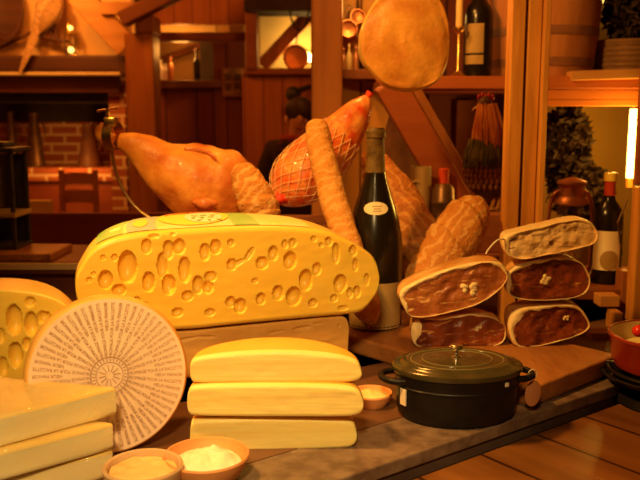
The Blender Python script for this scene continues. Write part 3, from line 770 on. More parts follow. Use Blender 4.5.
# ---- wrapped wedges, lower left
def wedge(zb, h, tip, a0, a1, L, seed, label):
    t = thing('cheese_wedge', label, 'cheese', (tip.x - .12, tip.y, zb), group='film wrapped cheese wedges')
    rnd = random.Random(seed)
    outl = []
    # rounded tip, sides, arc of rind
    p0 = V((tip.x, tip.y, 0)); d0 = V((math.cos(a0), math.sin(a0), 0)); d1 = V((math.cos(a1), math.sin(a1), 0))
    side = 12
    for k in range(side + 1): outl.append(p0 + d0 * (.006 + (L - .006) * k / side))
    for k in range(1, 12):
        a = a0 + (a1 - a0) * k / 12; outl.append(p0 + V((math.cos(a), math.sin(a), 0)) * L)
    for k in range(side, -1, -1): outl.append(p0 + d1 * (.006 + (L - .006) * k / side))
    cen = p0 + (d0 + d1).normalized() * L * .55
    def ring(z, sc, nzs=0.0):
        r = []
        for p in outl:
            q = cen + (p - cen) * sc; zz = z
            q = q + V((NZ.noise(V((q.x * 22, q.y * 22, z * 30 + seed))), NZ.noise(V((q.x * 22 + 9, q.y * 22, z * 30 + seed))), 0)) * nzs
            r.append(V((q.x, q.y, zz)))
        return r
    e = .004
    rings = [ring(zb + .0005, .97), ring(zb + .0035, .995), ring(zb + e * 2, 1.0, .0012)] + [ring(zb + h * k / 6, 1.0, .002) for k in range(2, 6)] + [ring(zb + h - e, 1.0, .0012), ring(zb + h - .001, .985), ring(zb + h, .96)]
    for k in range(1, 6): rings.append([V((q.x, q.y, zb + h + .002 * math.sin(PI / 2 * k / 5) + NZ.noise(q * 18) * .0012)) for q in ring(zb + h, .96 * (1 - k / 6))])
    part('cheese_piece', MB().loft(rings[:8]), 'pale', t, ang=55)
    part('rind', MB().loft(rings[7:], (False, True)), 'wedge_rind', t, ang=70, label='deeper yellow rind on top')
    def ring2(z, sc): return [q + V((NZ.noise(q * 35 + V((0, 0, seed))), NZ.noise(q * 35 + V((5, 0, seed))), 0)) * .0018 for q in ring(z, sc)]
    fr = [ring2(zb + .001, 1.005), ring2(zb + h * .3, 1.016), ring2(zb + h * .7, 1.016), ring2(zb + h + .0005, 1.008), ring2(zb + h + .0035, .96)]
    for k in range(1, 6): fr.append([V((q.x, q.y, zb + h + .0062 + NZ.noise(q * 40) * .0012)) for q in ring2(zb + h, .96 * (1 - k / 6))])
    part('plastic_wrap', MB().loft(fr, (False, True)), 'film2', t, ang=60, label='clear cling film')
    return t
HW = .044
tp = at_z(119, 387, ZC + 3 * HW)
wedge(ZC + 2 * HW, HW, tp, math.radians(180 + 43), math.radians(180 - 14), .30, 1, 'topmost of the three film-wrapped pale cheese wedges in the lower left corner')
tp2 = at_z(116, 421, ZC + 2 * HW)
wedge(ZC + HW + .0, HW - .003, tp2, math.radians(180 + 40), math.radians(180 - 18), .30, 2, 'middle one of the three film-wrapped cheese wedges in the lower left corner')
tp3 = at_z(116, 448, ZC + HW)
wedge(ZC, HW - .003, tp3, math.radians(180 + 36), math.radians(180 - 20), .30, 3, 'bottom one of the three film-wrapped cheese wedges in the lower left corner')
# ================================================================== DISHES
def bowl_profile(ro, h, rb, th):
    out = [(rb * .6, 0), (rb, .0), (rb + (ro - rb) * .45, h * .3), (rb + (ro - rb) * .85, h * .7), (ro, h - .003), (ro - th * .3, h), (ro - th * .8, h - .001)]
    inn = [(ro - th, h - .005), (rb + (ro - rb) * .8 - th, h * .65), (rb + (ro - rb) * .4 - th, h * .3 + th * .4), (rb * .6, th), (.001, th)]
    return out + inn
# front ramekin
c = at_z(143, 464, .068)
rr = 37.5 * (c - EYE).length / FPX
prof = [(rr * .8, 0), (rr * .88, .002), (rr * .93, .02), (rr * .985, .042), (rr, .046), (rr, .05), (rr - .003, .053), (rr - .006, .051), (rr - .008, .044), (rr - .009, .02), (rr * .6, .008), (.001, .008)]
MB_ = MB().lathe([(r, z * .92) for r, z in prof], (c.x, c.y, ZC), 48, cap=(True, False))
solo('ramekin', MB_, 'ramekin', 'small beige stoneware pot at the bottom edge, in front of the cheese wedges', 'pot', (c.x, c.y, ZC))
mb = MB(); rings = []
for k in range(14, -1, -1):
    f = k / 14
    rings.append([V((c.x + (rr - .0095) * f * math.cos(2 * PI * j / 48), c.y + (rr - .0095) * f * math.sin(2 * PI * j / 48), ZC + .039 + (1 - f * f) * .003 + NZ.noise(V((f * 3 * math.cos(2 * PI * j / 48), f * 3 * math.sin(2 * PI * j / 48), 1))) * .003)) for j in range(48)])
low = [V((p.x, p.y, ZC + .012)) for p in rings[0]]
low = [V((c.x + (p.x - c.x) * .93, c.y + (p.y - c.y) * .93, p.z)) for p in low]
solo('cheese_cream', mb.loft([low] + rings, (True, False)), 'mustard', 'golden crusted cheese cream filling the beige stoneware pot', 'cheese', (c.x, c.y, ZC + .012), ang=80)
# terracotta bowl with soft white cheese
c = at_z(206.5, 453, .062); rr = 41.5 * (c - EYE).length / FPX
solo('bowl', MB().lathe(bowl_profile(rr, .042, rr * .62, .005), (c.x, c.y, ZC), 56, cap=(True, False)), 'terracotta', 'terracotta bowl of white soft cheese beside the grey stone edge', 'bowl', (c.x, c.y, ZC))
mb = MB(); rings = []
for k in range(18, -1, -1):
    f = k / 18
    ring = []
    for j in range(56):
        a = 2 * PI * j / 56; x = f * math.cos(a); y = f * math.sin(a)
        h = (1 - f ** 2.2) * .017 + (NZ.noise(V((x * 2.6, y * 2.6, 4))) * .008 + NZ.noise(V((x * 7, y * 7, 2))) * .003) * (1 - f ** 4)
        ring.append(V((c.x + x * (rr * .80), c.y + y * rr * .80, ZC + .027 + h)))
    rings.append(ring)
low = [V((c.x + (p.x - c.x) * .7, c.y + (p.y - c.y) * .7, ZC + .0065)) for p in rings[0]]
solo('soft_cheese', mb.loft([low] + rings, (True, False)), 'cream', 'mound of fluffy white soft cheese in the terracotta bowl', 'cheese', (c.x, c.y, ZC + .0065), ang=80)
# butter dish behind the pot
c = V((.098, 1.472, ZC)); rr = .041
solo('bowl', MB().lathe(bowl_profile(rr, .026, rr * .7, .004), c, 40, cap=(True, False)), 'terracotta', 'small terracotta dish of butter half hidden behind the left handle of the black pot', 'bowl', c)
mb = MB(); rings = []
for k in range(10, -1, -1):
    f = k / 10
    rings.append([V((c.x + rr * .82 * f * math.cos(2 * PI * j / 40), c.y + rr * .82 * f * math.sin(2 * PI * j / 40), ZC + .019 + (1 - f * f) * .009 + NZ.noise(V((f * 2 * math.cos(2 * PI * j / 40), f * 2 * math.sin(2 * PI * j / 40), 7))) * .004 * (1 - f))) for j in range(40)])
low = [V((c.x + (p.x - c.x) * .75, c.y + (p.y - c.y) * .75, ZC + .0065)) for p in rings[0]]
solo('butter', mb.loft([low] + rings, (True, False)), 'butter', 'yellow butter in the small terracotta dish behind the black pot', 'butter', c + V((0, 0, .0065)), ang=80)

# ================================================================== OVAL POT
pc = V((.252, 1.422, ZC)); pa = .115; pb = .088; prz = math.radians(4)
RP = M.Rotation(prz, 3, 'Z')
tP = thing('casserole', 'black oval cast-iron pot with a domed lid on the stone edge', 'pot', pc, 0)
e = pb / pa
prof = [(pa * .80, 0), (pa * .88, .002), (pa * .94, .012), (pa * .975, .035), (pa * .985, .066), (pa * .99, .078), (pa * 1.01, .082), (pa * 1.01, .087), (pa * .96, .088), (pa * .95, .08), (pa * .93, .03), (pa * .85, .008), (.001, .006)]
def lathe_e(prof, c, m=72, cap=(True, False)): return MB().lathe(prof, c, m, RP, 1, e, cap)
part('pot_body', lathe_e(prof, pc), 'iron', tP)
mb = MB(); mb.merge(lathe_e([(pa * .987, .062), (pa * 1.0, .0635), (pa * 1.0, .0655), (pa * .987, .067)], pc, cap=(False, False)).bm)
part('rib', mb, 'iron', tP)
lz = .0885
lp = [(pa * .95, lz), (pa * 1.035, lz), (pa * 1.05, lz + .004), (pa * 1.045, lz + .009), (pa * 1.0, lz + .0115), (pa * .95, lz + .0115), (pa * .88, lz + .0155), (pa * .82, lz + .0185), (pa * .77, lz + .0175), (pa * .70, lz + .0165), (pa * .5, lz + .0185), (pa * .2, lz + .021), (.001, lz + .0212)]
lid = part('lid', lathe_e(lp, pc), 'lid', tP)
part('pale_ring', lathe_e([(pa * .755, lz + .0165), (pa * .752, lz + .0182), (pa * .735, lz + .0182), (pa * .73, lz + .0162)], pc, cap=(False, False)), 'lid_ring', lid)  # ring in a paler olive than the lid
part('pale_ring', lathe_e([(pa * .57, lz + .0170), (pa * .567, lz + .0190), (pa * .555, lz + .0190), (pa * .55, lz + .0170)], pc, cap=(False, False)), 'lid_ring', lid)
kc = pc + V((-.002, 0, lz + .0205))
part('knob', MB().lathe([(.009, -.001), (.009, .002), (.005, .004), (.0045, .013), (.007, .015), (.0125, .018), (.0135, .0205), (.011, .023), (.004, .0243), (.0005, .0245)], kc, 28), 'steel', lid)
for s in (-1, 1):
    pts = []; h0 = pc + RP @ V((s * pa * .96, 0, .076))
    for k in range(13):
        a = PI * (k / 12 - .5)
        pts.append(h0 + RP @ V((s * (.0 + .030 * math.cos(a)), .034 * math.sin(a) * 1.0, 0)))
    pts = [pts[0] - RP @ V((s * .018, 0, 0))] + pts + [pts[-1] - RP @ V((s * .018, 0, 0))]
    part('handle', MB().tube(pts, .0062, 10), 'iron', tP)
# sticker on the side, tiny tag at the rim
p = pc + RP @ V((-pa * .905, -pb * .395, .048))
nn = V((-.905 / pa, -.395 / pb, 0)).normalized()
Rn = M.Rotation(math.atan2(nn.y, nn.x) + PI / 2, 3, 'Z')
part('sticker', MB().box(p + nn * .0012, (.016, .003, .03), Rn, .0005), 'sticker', tP, False, label='pale paper sticker')
p = pc + RP @ V((pa * .62, -pb * .80, .079)); nn = V((.62 / pa, -.8 / pb, 0)).normalized(); Rn = M.Rotation(math.atan2(nn.y, nn.x) + PI / 2, 3, 'Z')
part('sticker', MB().box(p + nn * .0022, (.007, .003, .007), Rn, .0004), 'sticker', tP, False, label='tiny pale sticker')
# oval tag hanging from the right handle
hc = pc + RP @ V((pa * .96 + .030, -.006, .0675))
tt = thing('oval_tag', 'oval wooden tag hanging from the right handle of the black pot', 'tag', (hc.x, hc.y, hc.z - .05))
cc = V((hc.x + .0, hc.y - .0085, hc.z - .026))
Rt = M.Rotation(PI / 2, 3, 'X')
part('disc', MB().lathe([(.0155, -.0018), (.0168, -.001), (.0168, .001), (.0155, .0018)], cc, 36, M.Rotation(.12, 3, 'Y') @ Rt, .86, 1.5), 'tag', tt)
part('loop', MB().torus(hc + V((0, -.001, .0075)), .0095, .0008, 24, 6, M.Rotation(PI / 2, 3, 'X') @ M.Rotation(.3, 3, 'Y')), 'string', tt)

# ================================================================== RED POT ON BURNER (right edge)
bc = at_z(667, 402, TZ)
rb = 59 * (bc - EYE).length / FPX
tb = thing('table_burner', 'black iron table burner at the right edge, carrying the red pot', 'burner', (bc.x, bc.y, TZ))
hp = at_z(667, 370, 0).z
part('base', MB().lathe([(rb * .72, 0), (rb * .78, .004), (rb * .74, .02), (rb * .55, .03), (rb * .5, .05), (rb * .6, .056)], bc, 40), 'iron', tb)
part('drip_plate', MB().lathe([(rb * .6, .050), (rb * .95, .054), (rb * 1.0, .062), (rb * .97, .064), (rb * .9, .0585), (.001, .058)], bc, 48, cap=(True, False)), 'iron', tb)
part('ring', MB().torus(bc + V((0, 0, .068)), rb * .88, .004, 48, 8), 'iron', tb)
for k in range(3):
    a = 2 * PI * k / 3 + .6; p = bc + V((math.cos(a) * rb * .75, math.sin(a) * rb * .75, .065))
    part('trivet_arm', MB().box(p, (rb * .5, .008, .016), M.Rotation(a, 3, 'Z'), .001), 'iron', tb, False)
rp = 52 * (bc - EYE).length / FPX
z0 = TZ + .0735
prof = [(rp * .8, 0), (rp * .9, .003), (rp * .96, .02), (rp * 1.0, .062), (rp * 1.03, .066), (rp * 1.03, .071), (rp * .985, .072), (rp * .975, .066)]
tr_ = thing('fondue_pot', 'red glazed pot with a beige inside at the right edge', 'pot', (bc.x, bc.y, z0))
part('pot_body', MB().lathe(prof, (bc.x, bc.y, z0), 56, cap=(True, False)), 'redpot', tr_)
part('inner_glaze', MB().lathe([(rp * .983, .0705), (rp * .97, .064), (rp * .93, .02), (rp * .85, .007), (.001, .006)], (bc.x, bc.y, z0), 56, cap=(False, False)), 'redpot_in', tr_, label='beige glazed inside')
rings = []
for k in range(12, -1, -1):
    f = k / 12; rings.append([V((bc.x + rp * .93 * f * math.cos(2 * PI * j / 40), bc.y + rp * .93 * f * math.sin(2 * PI * j / 40), z0 + .034 + NZ.noise(V((f * 2 * math.cos(2 * PI * j / 40), f * 2 * math.sin(2 * PI * j / 40), 3))) * .006)) for j in range(40)])
low = [V((bc.x + (p.x - bc.x) * .9, bc.y + (p.y - bc.y) * .9, z0 + .009)) for p in rings[0]]
solo('melted_cheese', MB().loft([low] + rings, (True, False)), 'butter', 'pale yellow cheese inside the red glazed pot', 'cheese', (bc.x, bc.y, z0 + .009))
for (px, py, r, lb) in ((639, 331, .013, 'red cherry tomato at the rim of the red pot, at the picture edge'),):
    p = at_y(px, py, bc.y - rp * .62)
    tm = thing('tomato', lb, 'tomato', (p.x, p.y, p.z - r))
    part('flesh', MB().ball(p, (r, r, r * .92)), 'tomato', tm)
    part('stem', MB().tube([p + V((0, 0, r * .85)), p + V((.003, 0, r * 1.3))], .0012, 6), 'dry_green', tm)

# ================================================================== CUT HAMS
def cut_ham(label, outl, Y, yaw, length, mmeat, inset=.86, end=.45, twist=0, drop=0.0, skin='skin_dark', fat='fat', group='cut ham pieces', zmin=None, seed=0, off=(0, 0), patches=()):
    P0 = at_y(sum(p[0] for p in outl) / len(outl), sum(p[1] for p in outl) / len(outl), Y)
    fp = FacePlane(P0, yaw)
    pts = [fp.sz(*p)[:2] for p in interp_closed(outl, 6)]
    n = len(pts); cs = sum(p[0] for p in pts) / n; cz = sum(p[1] for p in pts) / n
    zlow = min(p[1] for p in pts)
    t = thing('cut_ham', label, 'ham', (P0.x, P0.y + length * .4, zlow), group=group)
    def ring(k, tt, mv=0.0, ds=0, dz=0, nz=0.0):
        r = []
        for (s, z) in pts:
            a = cs + (s - cs) * k + ds; b = cz + (z - cz) * k + dz
            q = fp.pt(a, b, tt)
            if nz: q = q + fp.ax * NZ.noise(q * 30 + V((seed, 0, 0))) * nz + V((0, 0, 1)) * NZ.noise(q * 30 + V((0, seed, 5))) * nz
            if zmin is not None: q.z = max(q.z, zmin)
            r.append(q)
        return r
    w = max(p[0] for p in pts) - min(p[0] for p in pts); hh = max(p[1] for p in pts) - zlow
    def keep(k): return zlow - (cz + (zlow - cz) * k)      # keep resting on the same level
    rings = []
    for (k, tt) in ((.985, 0.004), (1.0, .010), (1.0, length * .15), (.995, length * .3), (.98, length * .5), (.93, length * .68), (.80, length * .83), (.6, length * .93), (.3, length * .99), (.02, length)):
        rings.append(ring(k, tt, 0, off[0] * tt, keep(k) * .9 + off[1] * tt, .0025))
    part('skin', MB().loft(rings, (False, True)), skin, t, ang=70)
    # fat border, proud and uneven; its lit upper-left rim is put into the width
    smax = max(abs(p[0] - cs) for p in pts); zmax = max(abs(p[1] - cz) for p in pts)
    KI = []
    for i, (s, z) in enumerate(pts):
        g = max(0, (-.75 * (s - cs) / smax + .8 * (z - cz) / zmax) * .8 + .35) + .25
        g *= 1 + 1.1 * NZ.noise(V((s * 38, z * 38, seed * 3.3)))
        KI.append(1 - (1 - inset) * min(max(g, .12), 1.9))
    def iring(f, tt, nz=0.0):
        r = []
        for (s, z), ki in zip(pts, KI):
            k = 1 - (1 - ki) * f
            q = fp.pt(cs + (s - cs) * k, cz + (z - cz) * k, tt)
            if nz: q = q + fp.nb * NZ.noise(q * 60) * nz
            if zmin is not None: q.z = max(q.z, zmin)
            r.append(q)
        return r
    fr = [ring(.985, .004), iring(.25, -.0015), iring(.6, -.003, .002), iring(1, 0)]
    part('fat_border', MB().loft(fr, (False, False)), fat, t, ang=70)
    # meat face
    def ringm(f):
        r = []
        for (s, z), ki in zip(pts, KI):
            k = ki * f
            a = cs + (s - cs) * k; b = cz + (z - cz) * k
            tt = 0.001 + NZ.noise(V((a * 55, b * 55, seed))) * .004 * (1 if f < .99 else .3) + NZ.noise(V((a * 160, b * 160, seed))) * .0015
            q = fp.pt(a, b, tt)
            if zmin is not None: q.z = max(q.z, zmin)
            r.append(q)
        return r
    mm = [iring(1, 0)] + [ringm(k / 16) for k in range(16, 0, -1)] + [[fp.pt(cs, cz, 0.001)] * n]
    bm = bmesh.new()
    part('meat', MB().loft(mm, (False, False)), mmeat, t, ang=80)
    for (px, py, r) in patches:
        q = fp.pt(*fp.sz(px, py)[:2], .001); u = mpp(Y)
        rr_ = random.Random(int(px)); b_ = MB()
        for _ in range(9):
            b_.ball(q + fp.ax * rr_.uniform(-.8, .8) * r * u + V((0, 0, rr_.uniform(-.7, .7) * r * u)), (r * u * rr_.uniform(.3, .55), .004, r * u * rr_.uniform(.25, .5)), 10, 8, nz=.5, nscale=90)
        part('fat_patch', b_, 'fat', t, label='cream fat patch in the meat')
    return t, fp
cut_ham('cut ham resting on the wooden block directly behind the lid of the black pot', [(411, 338), (412, 324), (420, 318), (445, 316), (475, 314), (497, 319), (506, 330), (504, 341), (494, 346), (470, 347.5), (440, 348), (418, 347)], 1.735, .05, .13, 'meat', .88, seed=1, off=(.1, 0), zmin=ZB + .0005, patches=((478, 328, 4),))
cut_ham('cut ham at the bottom right of the pile, on the wooden block', [(508, 326), (511, 314), (522, 308), (545, 305), (570, 304), (582, 309), (590, 323), (586, 331), (570, 338), (545, 345), (525, 347.5), (513, 344)], 1.735, .1, .14, 'meat', .84, seed=2, off=(.18, 0), zmin=ZB + .0005, patches=((566, 318, 3),))
cut_ham('large pale-rimmed cut ham tilted below the crossed loaves, upper left of the pile', [(399, 299), (401, 290), (414, 282), (440, 271), (470, 263), (495, 261), (506, 267), (507, 279), (498, 291), (480, 303), (455, 311), (430, 316.5), (410, 316)], 1.70, .03, .14, 'meat_light', .86, seed=3, off=(.05, .03), patches=((470, 289, 7),))
cut_ham('dark marbled cut ham right under the pale one tied with string', [(506, 285), (508, 273), (520, 264), (545, 259), (568, 257), (583, 264), (590, 279), (585, 293), (565, 299), (540, 300.5), (518, 299), (508, 294)], 1.73, .08, .14, 'meat', .89, seed=4, off=(.18, 0), patches=((544, 280, 6),))
tH, fpH = cut_ham('pale fatty cut of cured meat tied with string, on top of the right pile', [(503, 246), (505, 236), (520, 231), (550, 224), (575, 219), (590, 221), (597, 231), (595, 242), (580, 248), (550, 254), (525, 259), (509, 257)], 1.72, .08, .13, 'meat_pale', .86, skin='fat', seed=5, off=(.18, .0))
p = [at_y(506, 240, 1.715), at_y(500, 239, 1.70), at_y(494, 243, 1.695), at_y(488, 250, 1.695), at_y(486, 254, 1.695)]
part('string', MB().tube(interp([tuple(q) for q in p], 5), .0016, 8), 'string', tH)

# ================================================================== BREAD
def loaf(label, spine, m, n=44, slash=0, amp=.10, seed=0, group='loaves of bread', name='bread_loaf', flat=.85, sl_n=6, nz=.035):
    pts = []; rad = []
    for (px, py, Y, r) in interp(spine, 18):
        pts.append(at_y(px, py, Y)); rad.append(max(r, .3) * mpp(Y))
    base = min(pts, key=lambda p: p.z)
    def fn(u, an):
        w = 0
        if slash: ph_ = (sl_n * u + .9 * abs(math.sin((an - 1.2) * .5)) + .25 * NZ.noise(V((u * 5, math.sin(an), seed)))) % 1.0; w += amp * 1.3 * ((1 - ph_) ** .7 if ph_ > .12 else ph_ / .12 * .92) - amp * .6 + NZ.noise(V((u * 14, math.sin(an) * 2, seed))) * amp * .35
        return w
    t = solo(name, MB().tube(pts, rad, n, flat, True, nz=nz, nscale=26, fn=fn), m, label, 'bread', (base.x, base.y, base.z), group=group, ang=80)
    return t
loaf('long thin baguette leaning upright between the netted ham and the big wine bottle', [(314.5, 119.5, 1.97, 2), (315, 122, 1.97, 8), (317, 130, 1.963, 11.5), (322, 155, 1.94, 13), (332, 195, 1.90, 13.5), (343, 230, 1.865, 14), (354, 268, 1.83, 14.5), (364, 300, 1.80, 14.5), (370, 316, 1.785, 11), (373, 324, 1.78, 3)], 'bread', slash=1, amp=.06, seed=1, sl_n=5, flat=1)
loaf('stubby loaf leaning behind the big cheese, below the whole ham', [(240, 163, 1.99, 2), (241, 166, 1.99, 9), (245, 176, 1.99, 14.5), (252, 192, 1.985, 18), (260, 208, 1.985, 19), (266, 219, 1.985, 16), (270, 228, 1.985, 5)], 'flour', slash=1, amp=.08, seed=2)
loaf('crusty loaf slanting down to the right behind the big wine bottle', [(368, 150, 2.22, 2), (370, 156, 2.215, 10), (377, 168, 2.20, 16), (390, 188, 2.175, 20), (405, 212, 2.15, 22), (418, 238, 2.12, 22), (428, 258, 2.10, 20), (435, 272, 2.085, 14), (438, 282, 2.08, 3)], 'bread_dark', slash=1, amp=.10, seed=3, sl_n=5)
loaf('thick floury loaf leaning to the right, above the pile of cut hams', [(480, 197, 2.03, 3), (477, 203, 2.025, 13), (470, 214, 2.015, 21), (459, 231, 2.0, 24.5), (448, 248, 1.985, 25), (436, 266, 1.97, 24), (424, 284, 1.955, 21), (415, 300, 1.945, 14), (411, 309, 1.94, 3)], 'flour', slash=1, amp=.13, seed=4, sl_n=5)

# ================================================================== WHOLE HAM ON STAND, NETTED HAM, ROUND HAM
def skin_tube(spine, n=40, flat=.8, nz=.06, nscale=12, k=10):
    pts = []; rad = []
    for (px, py, Y, r) in interp(spine, k): pts.append(at_y(px, py, Y)); rad.append(max(r, .3) * mpp(Y))
    return MB().tube(pts, rad, n, flat, True, nz=nz, nscale=nscale), pts, rad
tH = thing('whole_ham', 'whole cured ham on the bone, its thin end held by a brass clamp', 'ham', (-.21, 2.18, .30))
mb, hp_, hr_ = skin_tube([(119, 141, 2.15, 7), (124, 142, 2.15, 9), (134, 146, 2.15, 13), (146, 153, 2.15, 18), (160, 163, 2.15, 24), (175, 172, 2.15, 32), (192, 180, 2.155, 37.5), (210, 186, 2.165, 39), (227, 190, 2.17, 37), (243, 195, 2.18, 29), (254, 200, 2.18, 19), (262, 205, 2.18, 5)], nz=.1, nscale=11)
part('skin', mb, 'ham', tH, ang=80)
mb = MB(); c = at_y(205, 203, 2.072); mb.ball(c, (.032, .012, .013), nz=.5, nscale=40, R=M.Rotation(.1, 3, 'Y'))
part('bare_flesh', mb, 'ham_red', tH, label='dark red bare patch')
mb = MB(); p = [at_y(x, y, Y) for x, y, Y in ((184, 149, 2.115), (195, 149, 2.112), (208, 153, 2.105), (218, 161, 2.093))]
mb.tube(interp([tuple(q) for q in p], 5), [.002] + [.006] * 13 + [.002] * 2, 8, .6, nz=.5, nscale=60)
part('skin_fold', mb, 'ham_red', tH, label='dark red fold')
# the trotter end sticking out of the clamp
mb, _, _ = skin_tube([(104, 131, 2.15, 4), (102, 129, 2.15, 6.5), (104, 134, 2.15, 9), (108, 138, 2.15, 8), (114, 140, 2.15, 6)], n=20, nz=.15, nscale=40)
part('shank_end', mb, 'ham', tH, ang=80)
ts = thing('ham_stand', 'brass ham holder clamp on a bent rod at the thin end of the whole ham', 'stand', (-.39, 2.15, .29))
p = [at_y(x, y, 2.15) for x, y in ((112, 146), (113, 158), (116, 172), (122, 187), (132, 203), (145, 215))]
p = [tuple(q) for q in p] + [(p[-1].x + .04, 2.15, .288)]
part('rod', MB().tube(interp(p, 6), .0042, 10), 'brass', ts)
e_ = V(p[-1]); part('base', MB().box((e_.x + .06, 2.15, .2865), (.22, .12, .012), None, .003), 'block', ts, False)
rc = at_y(113, 131, 2.15)
mb = MB().lathe([(.036, -.014), (.038, -.014), (.038, .014), (.036, .014), (.034, .014), (.034, -.014)], rc + V((0, 0, -.012)), 32, M.Rotation(PI / 2, 3, 'Y') @ M.Rotation(.25, 3, 'X'), cap=(False, False))
part('clamp_ring', mb, 'brass', ts)
part('clamp_block', MB().box(at_y(111, 122, 2.14), (.03, .04, .024), None, .003), 'brass', ts)
part('screw', MB().tube([at_y(108, 120, 2.14), at_y(107.5, 108, 2.14)], .005, 10), 'brass', ts)
part('cross_handle', MB().tube([at_y(97, 111.5, 2.15), at_y(118, 107.5, 2.13)], .0032, 8), 'brass', ts)

tn = thing('netted_ham', 'reddish small ham in a tight net with red ends, leaning behind the baguette', 'ham', (at_y(285, 200, 2.1).x, 2.12, .29))
spn = [(367.5, 97, 2.14, 4), (364, 103, 2.14, 9), (357, 113, 2.14, 14.5), (346, 129, 2.14, 20), (331, 147, 2.13, 24.5), (314, 164, 2.13, 28.5), (299, 179, 2.12, 28), (288, 190, 2.12, 22), (280, 198, 2.12, 12), (276, 202, 2.12, 3)]
mb, npts, nrad = skin_tube(spn, n=36, flat=.85, nz=.05, nscale=20)
part('meat', mb, 'net_ham', tn, ang=80)
mb = MB(); N_ = len(npts)
def net_pt(u, a):
    f = u * (N_ - 1); k = min(int(f), N_ - 2); fr = f - k
    P = npts[k].lerp(npts[k + 1], fr); r = (nrad[k] * (1 - fr) + nrad[k + 1] * fr) + .0018
    tng = (npts[-1] - npts[0]).normalized(); b = V((0, 1, 0)); b = (b - tng * b.dot(tng)).normalized(); c_ = tng.cross(b)
    return P + b * (math.cos(a) * r * .9) + c_ * (math.sin(a) * r * 1.03)
for k in range(16):
    a0 = 2 * PI * k / 16
    for s in (-1, 1):
        mb.tube([net_pt(.36 + .58 * i / 24, a0 + s * i / 24 * 2.2) for i in range(25)], .0009, 5)
part('netting', mb, 'net', tn)
mb = MB()
e0 = npts[0]; mb.tube([e0 + V((-.02, 0, -.012)), e0, e0 + V((.008, 0, .012))], [.012, .008, .011], 12, nz=.3, nscale=60)
part('net_tie', mb, 'red_net', tn, label='bright red tied end')
mb = MB(); e0 = at_y(281, 198, 2.09); mb.ball(e0, (.024, .016, .014), nz=.4, nscale=50)
part('net_tie', mb, 'red_net', tn, label='bright red lower end')

# round smoked ham hanging at the top
YH = 1.95
tr = thing('round_ham', 'big round orange ham hanging at the top centre of the picture', 'ham', (at_y(406, 92, YH).x, YH + .08, at_y(406, 92, YH).z))
outl = [(360, 48), (362, 28), (370, 10), (382, -6), (402, -18), (424, -16), (441, 0), (449, 22), (450, 48), (446, 68), (436, 82), (420, 89), (404, 90), (386, 85), (370, 70), (363, 60)]
fp = FacePlane(at_y(406, 40, YH), 0.0)
pts = [fp.sz(*p)[:2] for p in interp_closed(outl, 5)]
cs = sum(p[0] for p in pts) / len(pts); cz = sum(p[1] for p in pts) / len(pts)
def ringr(k, t, dz=0): 
    return [fp.pt(cs + (s - cs) * k, cz + (z - cz) * k + dz, t) + fp.nb * NZ.noise(V((s * 18 * k, z * 18 * k, 2))) * .006 for s, z in pts]
part('face', MB().loft([ringr(k, -.018 * (1 - (k / .97) ** 2)) for k in (.97, .94, .88, .8, .7, .55, .4, .25, .1, .001)], (False, False)), 'round_ham', tr, ang=80)
part('rind', MB().loft([ringr(k, t) for k, t in ((.97, 0), (1.0, .008), (1.02, .025), (1.02, .06), (.97, .1), (.85, .135), (.6, .16), (.3, .17), (.01, .172))], (False, True)), 'round_rind', tr, ang=80)
pt_ = fp.pt(cs, cz + (max(p[1] for p in pts) - cz) * .98, .05)
part('cord', MB().tube([pt_, V((pt_.x, pt_.y, 2.0))], .003, 8), 'string', tr)

# ================================================================== BIG BOTTLE
def bottle(name, label, cat, base, H, Rb, prof, m, group=None, n=40):
    t = thing(name, label, cat, base, 0, group)
    part('glass', MB().lathe([(r * Rb, z * H) for r, z in prof], base, n), m, t)
    return t
BURG = [(.86, 0), (.95, .004), (1, .02), (1, .12), (1, .36), (.99, .42), (.95, .47), (.86, .54), (.72, .61), (.56, .68), (.42, .745), (.34, .80), (.31, .86), (.30, .92), (.30, .955), (.35, .958), (.35, .985), (.30, .99), (.29, 1.0)]
BORD = [(.86, 0), (.96, .005), (1, .02), (1, .2), (1, .56), (.98, .62), (.88, .67), (.62, .72), (.42, .76), (.36, .80), (.34, .90), (.34, .95), (.39, .953), (.39, .98), (.34, .985), (.33, 1.0)]
YB = 1.92
bb = at_y(374, 300, YB); bb.z = ZB
Hb = at_y(374, 128.5, YB).z - ZB; Rb = 28 * mpp(YB)
tB = bottle('wine_bottle', 'huge dark wine bottle with a small oval neck label standing behind the big cheese', 'bottle', bb, Hb, Rb, BURG, 'glass_green')
part('foil', MB().lathe([(r * Rb, z * Hb) for r, z in ((.385, .765), (.345, .80), (.325, .86), (.315, .92), (.315, .955), (.365, .957), (.365, .986), (.315, .992), (.3, 1.004), (.01, 1.005))], bb, 36, cap=(False, False)), 'foil', tB, label='worn olive foil')
def wrap(bb, r, zc, h, a0, a1, th=.0012, n=24, oval=False):
    bm = bmesh.new(); g = []
    for i in range(n + 1):
        u = i / n * 2 - 1; a = (a0 + a1) / 2 + (a1 - a0) / 2 * u; hh = h / 2 * (math.sqrt(max(0.0004, 1 - u * u)) if oval else 1)
        col = []
        for w in (-1, -.5, 0, .5, 1):
            z = zc + hh * w; rr_ = r(z) if callable(r) else r
            col.append(bm.verts.new((bb.x + math.cos(a) * (rr_ + th), bb.y + math.sin(a) * (rr_ + th), z)))
        g.append(col)
    for i in range(n):
        for j in range(4): bm.faces.new((g[i][j], g[i + 1][j], g[i + 1][j + 1], g[i][j + 1]))
    return bm
def rprof(prof, Rb, H, z0):
    pp = [(z * H + z0, r * Rb) for r, z in prof]
    return lambda z: lin(pp, z)
rf = rprof(BURG, Rb, Hb, ZB)
zl_ = at_y(375, 208.5, YB - .05).z
